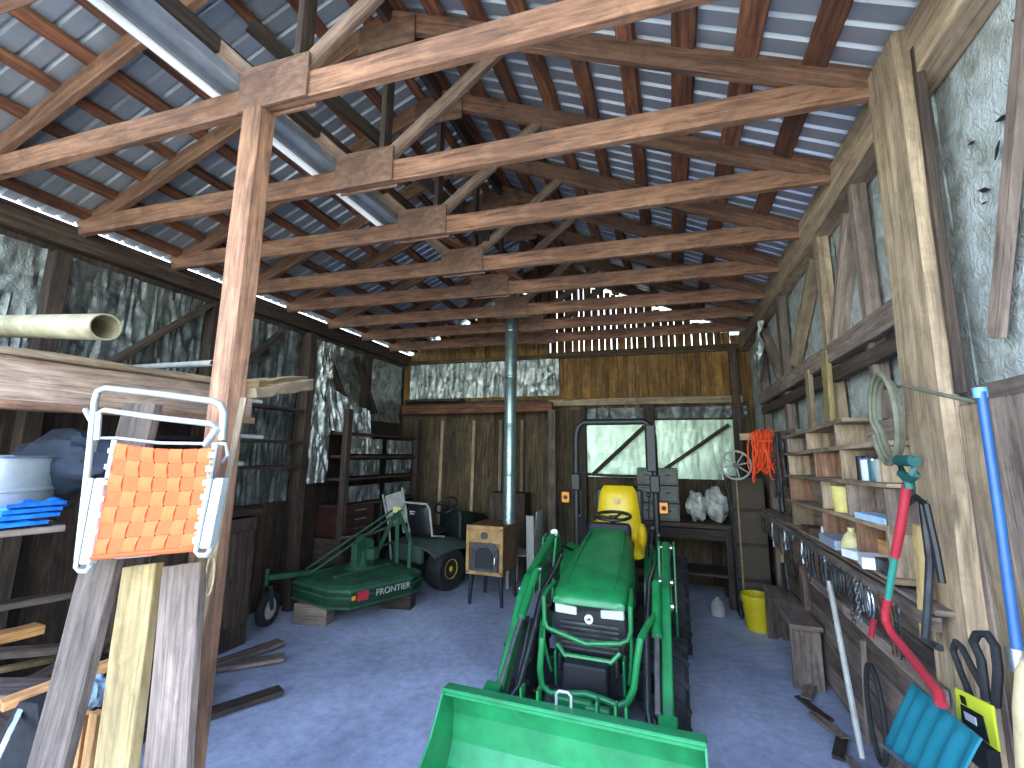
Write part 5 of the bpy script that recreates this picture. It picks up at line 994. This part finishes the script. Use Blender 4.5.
# belts with tag
m = MB(); bt = thing('drive_belt_pack', 'black belts in a lime green card sleeve on the wall', 'belt', tuple(PX(975, 740, .86)))
for k in range(3):
    m = MB(); m.tube([PX(u, v, .86 - .012 * k) for u, v in ((972, 700), (960 - k, 670), (953 - k, 650), (956, 642), (962, 648), (972, 668), (984, 690))] if k == 0 else [PX(u + k * 2, v, .86 - .012 * k) for u, v in ((983, 700), (978, 660), (970, 642), (974, 634), (984, 634), (992, 646), (995, 670), (993, 706))], .010, 8); m.build('belt', RUB, bt)
m = MB(); m.prism([PX(957, 688, .83), PX(994, 706, .83), PX(1001, 752, .83), PX(960, 722, .83)], (-.006, 0, 0)); m.build('card_sleeve', LIME, bt)
m = MB(); m.prism([PX(961, 704, .823), PX(983, 716, .823), PX(990, 744, .823), PX(963, 726, .823)], (-.002, 0, 0)); pb = m.build('black_print', BLACK, bt); m = MB(); m.prism([PX(964, 711, .82), PX(976, 718, .82), PX(977, 726, .82), PX(966, 719, .82)], (-.002, 0, 0)); m.build('white_print', PAPER, pb)
m = MB(); m.prism([PX(960, 695, .823), PX(965, 697, .823), PX(967, 706, .823), PX(962, 703, .823)], (-.002, 0, 0)); m.build('round_mark', BLACK, pb)
m = MB(); m.grid(lambda u, v: PX(962, 724, .84).lerp(PX(1000, 752, .84), u) + V((0, .0, -.07 * v)), 10, 4, thick=(-.03, 0, 0)); m.build('belt_bottom', RUB, bt)
# blue handled broom
br_ = thing('push_broom', 'broom with long blue metal handle and tan bristles', 'broom', tuple(PX(1016, 768, .84)))
m = MB(); m.tube([PX(981, 392, .86), PX(1000, 520, .85), PX(1019, 664, .84)], .012, 12); m.build('handle', BLUEM, br_); m = MB(); m.lathe([(.016, 0), (.016, .03)], PX(981, 398, .86), (0, 0, 1), 12); m.build('hanging_cap', plain('pale_blue_cap', '6fa8dc', .4), br_)
b0 = PX(1019, 664, .84); m = MB(); m.tube([b0 + V((0, 0, .04)), b0 + V((0, 0, -.02))], .022, 12); m.build('ferrule', STEEL, br_)
m = MB(); m.lathe([(.02, .02), (.035, -.01), (.05, -.1), (.065, -.3), (.07, -.42), (.02, -.43)], b0 + V((0.01, -.035, 0)), (0, 0, 1), 28); m.build('bristles', TANPL, br_)
# white stick and others leaning on the wall
m = MB(); a = PX(829, 581, .84); b = PX(856, 725, .84); m.tube([b + (b - a) * .2, b, a], [.012, .015, .014], 8); one(m, 'stick', GREYW, 'pale worn stick leaning against the low wall boards', 'stick')
t = thing('spike_tool', 'thin metal rod with red handle hung below the rail', 'tool', tuple(PX(872, 636, .85))); m = MB(); m.tube([PX(878, 583, .85), PX(873, 622, .85)], .006, 6); m.build('rod', STEEL, t); m = MB(); m.tube([PX(874, 620, .85), PX(871, 636, .85)], .013, 8); m.build('grip', RED, t)
m = MB(); a = PX(863, 640, .9); b = PX(868, 745, .9); m.tube([a, b], .013, 8); one(m, 'stick', W_GREY, 'grey stick leaning between the pale stick and the snow shovel', 'stick')
m = MB(); c0 = V((.9, 2.9, .45)); m.tube([c0 + V((.0, math.cos(a) * .1, math.sin(a) * .22)) for a in [2 * math.pi * k / 24 for k in range(24)]], .012, 7, closed=True); one(m, 'rubber_hoop', RUB, 'dark narrow hoop leaning below the rail beside the snow shovel', 'hoop')
m = MB(); m.tube([PX(800, 545, .86), PX(812, 610, .86)], .01, 6); one(m, 'iron_bar', RUST, 'rusty bar hanging above the end of the bench', 'bar')
# scraps along the foot of the wall
rnd = random.Random(3)
sc = ['grey lath', 'split board scrap', 'dark slat', 'bark strip', 'thin grey batten', 'broken picket', 'short weathered slat', 'crooked grey stick']
wh = ['nearest the opening', 'beside the hoop', 'under the pale stick', 'touching the low boards', 'in front of the low boards', 'next to the bench leg', 'pointing at the tractor', 'on top of the scraps']
for k in range(8):
    y = 2.5 + k * .22; x = .86 + rnd.uniform(-.05, .02); an = rnd.uniform(-.5, .5); l = rnd.uniform(.15, .3); d = V((math.sin(an), math.cos(an), 0)); m = MB(); z = .02 + .01 * (k % 2); m.rough(V((x, y, z)) - d * l / 2, V((x, y, z + .005)) + d * l / 2, rnd.uniform(.03, .07), .014, seg=4, amp=.01)
    one(m, 'wood_scrap', W_GREY if k % 2 else W_DARK, f'{sc[k]} on the floor by the wall, {wh[k]}', 'scrap', 'wood scraps along the wall')

for k, (a, b, lb) in enumerate((((-3.7, 2.5, .03), (-3.1, 3.1, .03), 'pale dusty plank lying on the floor in front of the dark workbench'), ((-3.65, 2.2, .035), (-3.35, 3.3, .04), 'grey plank on the floor pointing at the small tail wheel'), ((-3.0, 2.1, .03), (-2.7, 2.7, .03), 'short dark plank on the floor nearest the brown post'))):
    m = MB(); m.rough(a, b, .12, .03, seg=6); one(m, 'floor_plank', (W_GREY, W_GREY, W_DARK)[k], lb, 'plank', 'planks on the floor by the workbench', bevel=.003)
for (u, v, l, an) in ((1003, 118, .035, .3), (998, 150, .03, -1.0), (972, 143, .02, .2), (985, 190, .035, .5), (985, 203, .015, .1), (1018, 20, .03, .8), (855, 165, .06, 1.4), (828, 220, .03, 1.2)):
    p = PX(u, v, XR + .068); m = MB(); d = V((0, math.cos(an), math.sin(an))) * l; n_ = V((0, -math.sin(an), math.cos(an))) * l * .25
    m.prism([p - d, p - n_, p + d, p + n_], (-.004, 0, 0)); m.build('foil_tear', BLACK, WR)
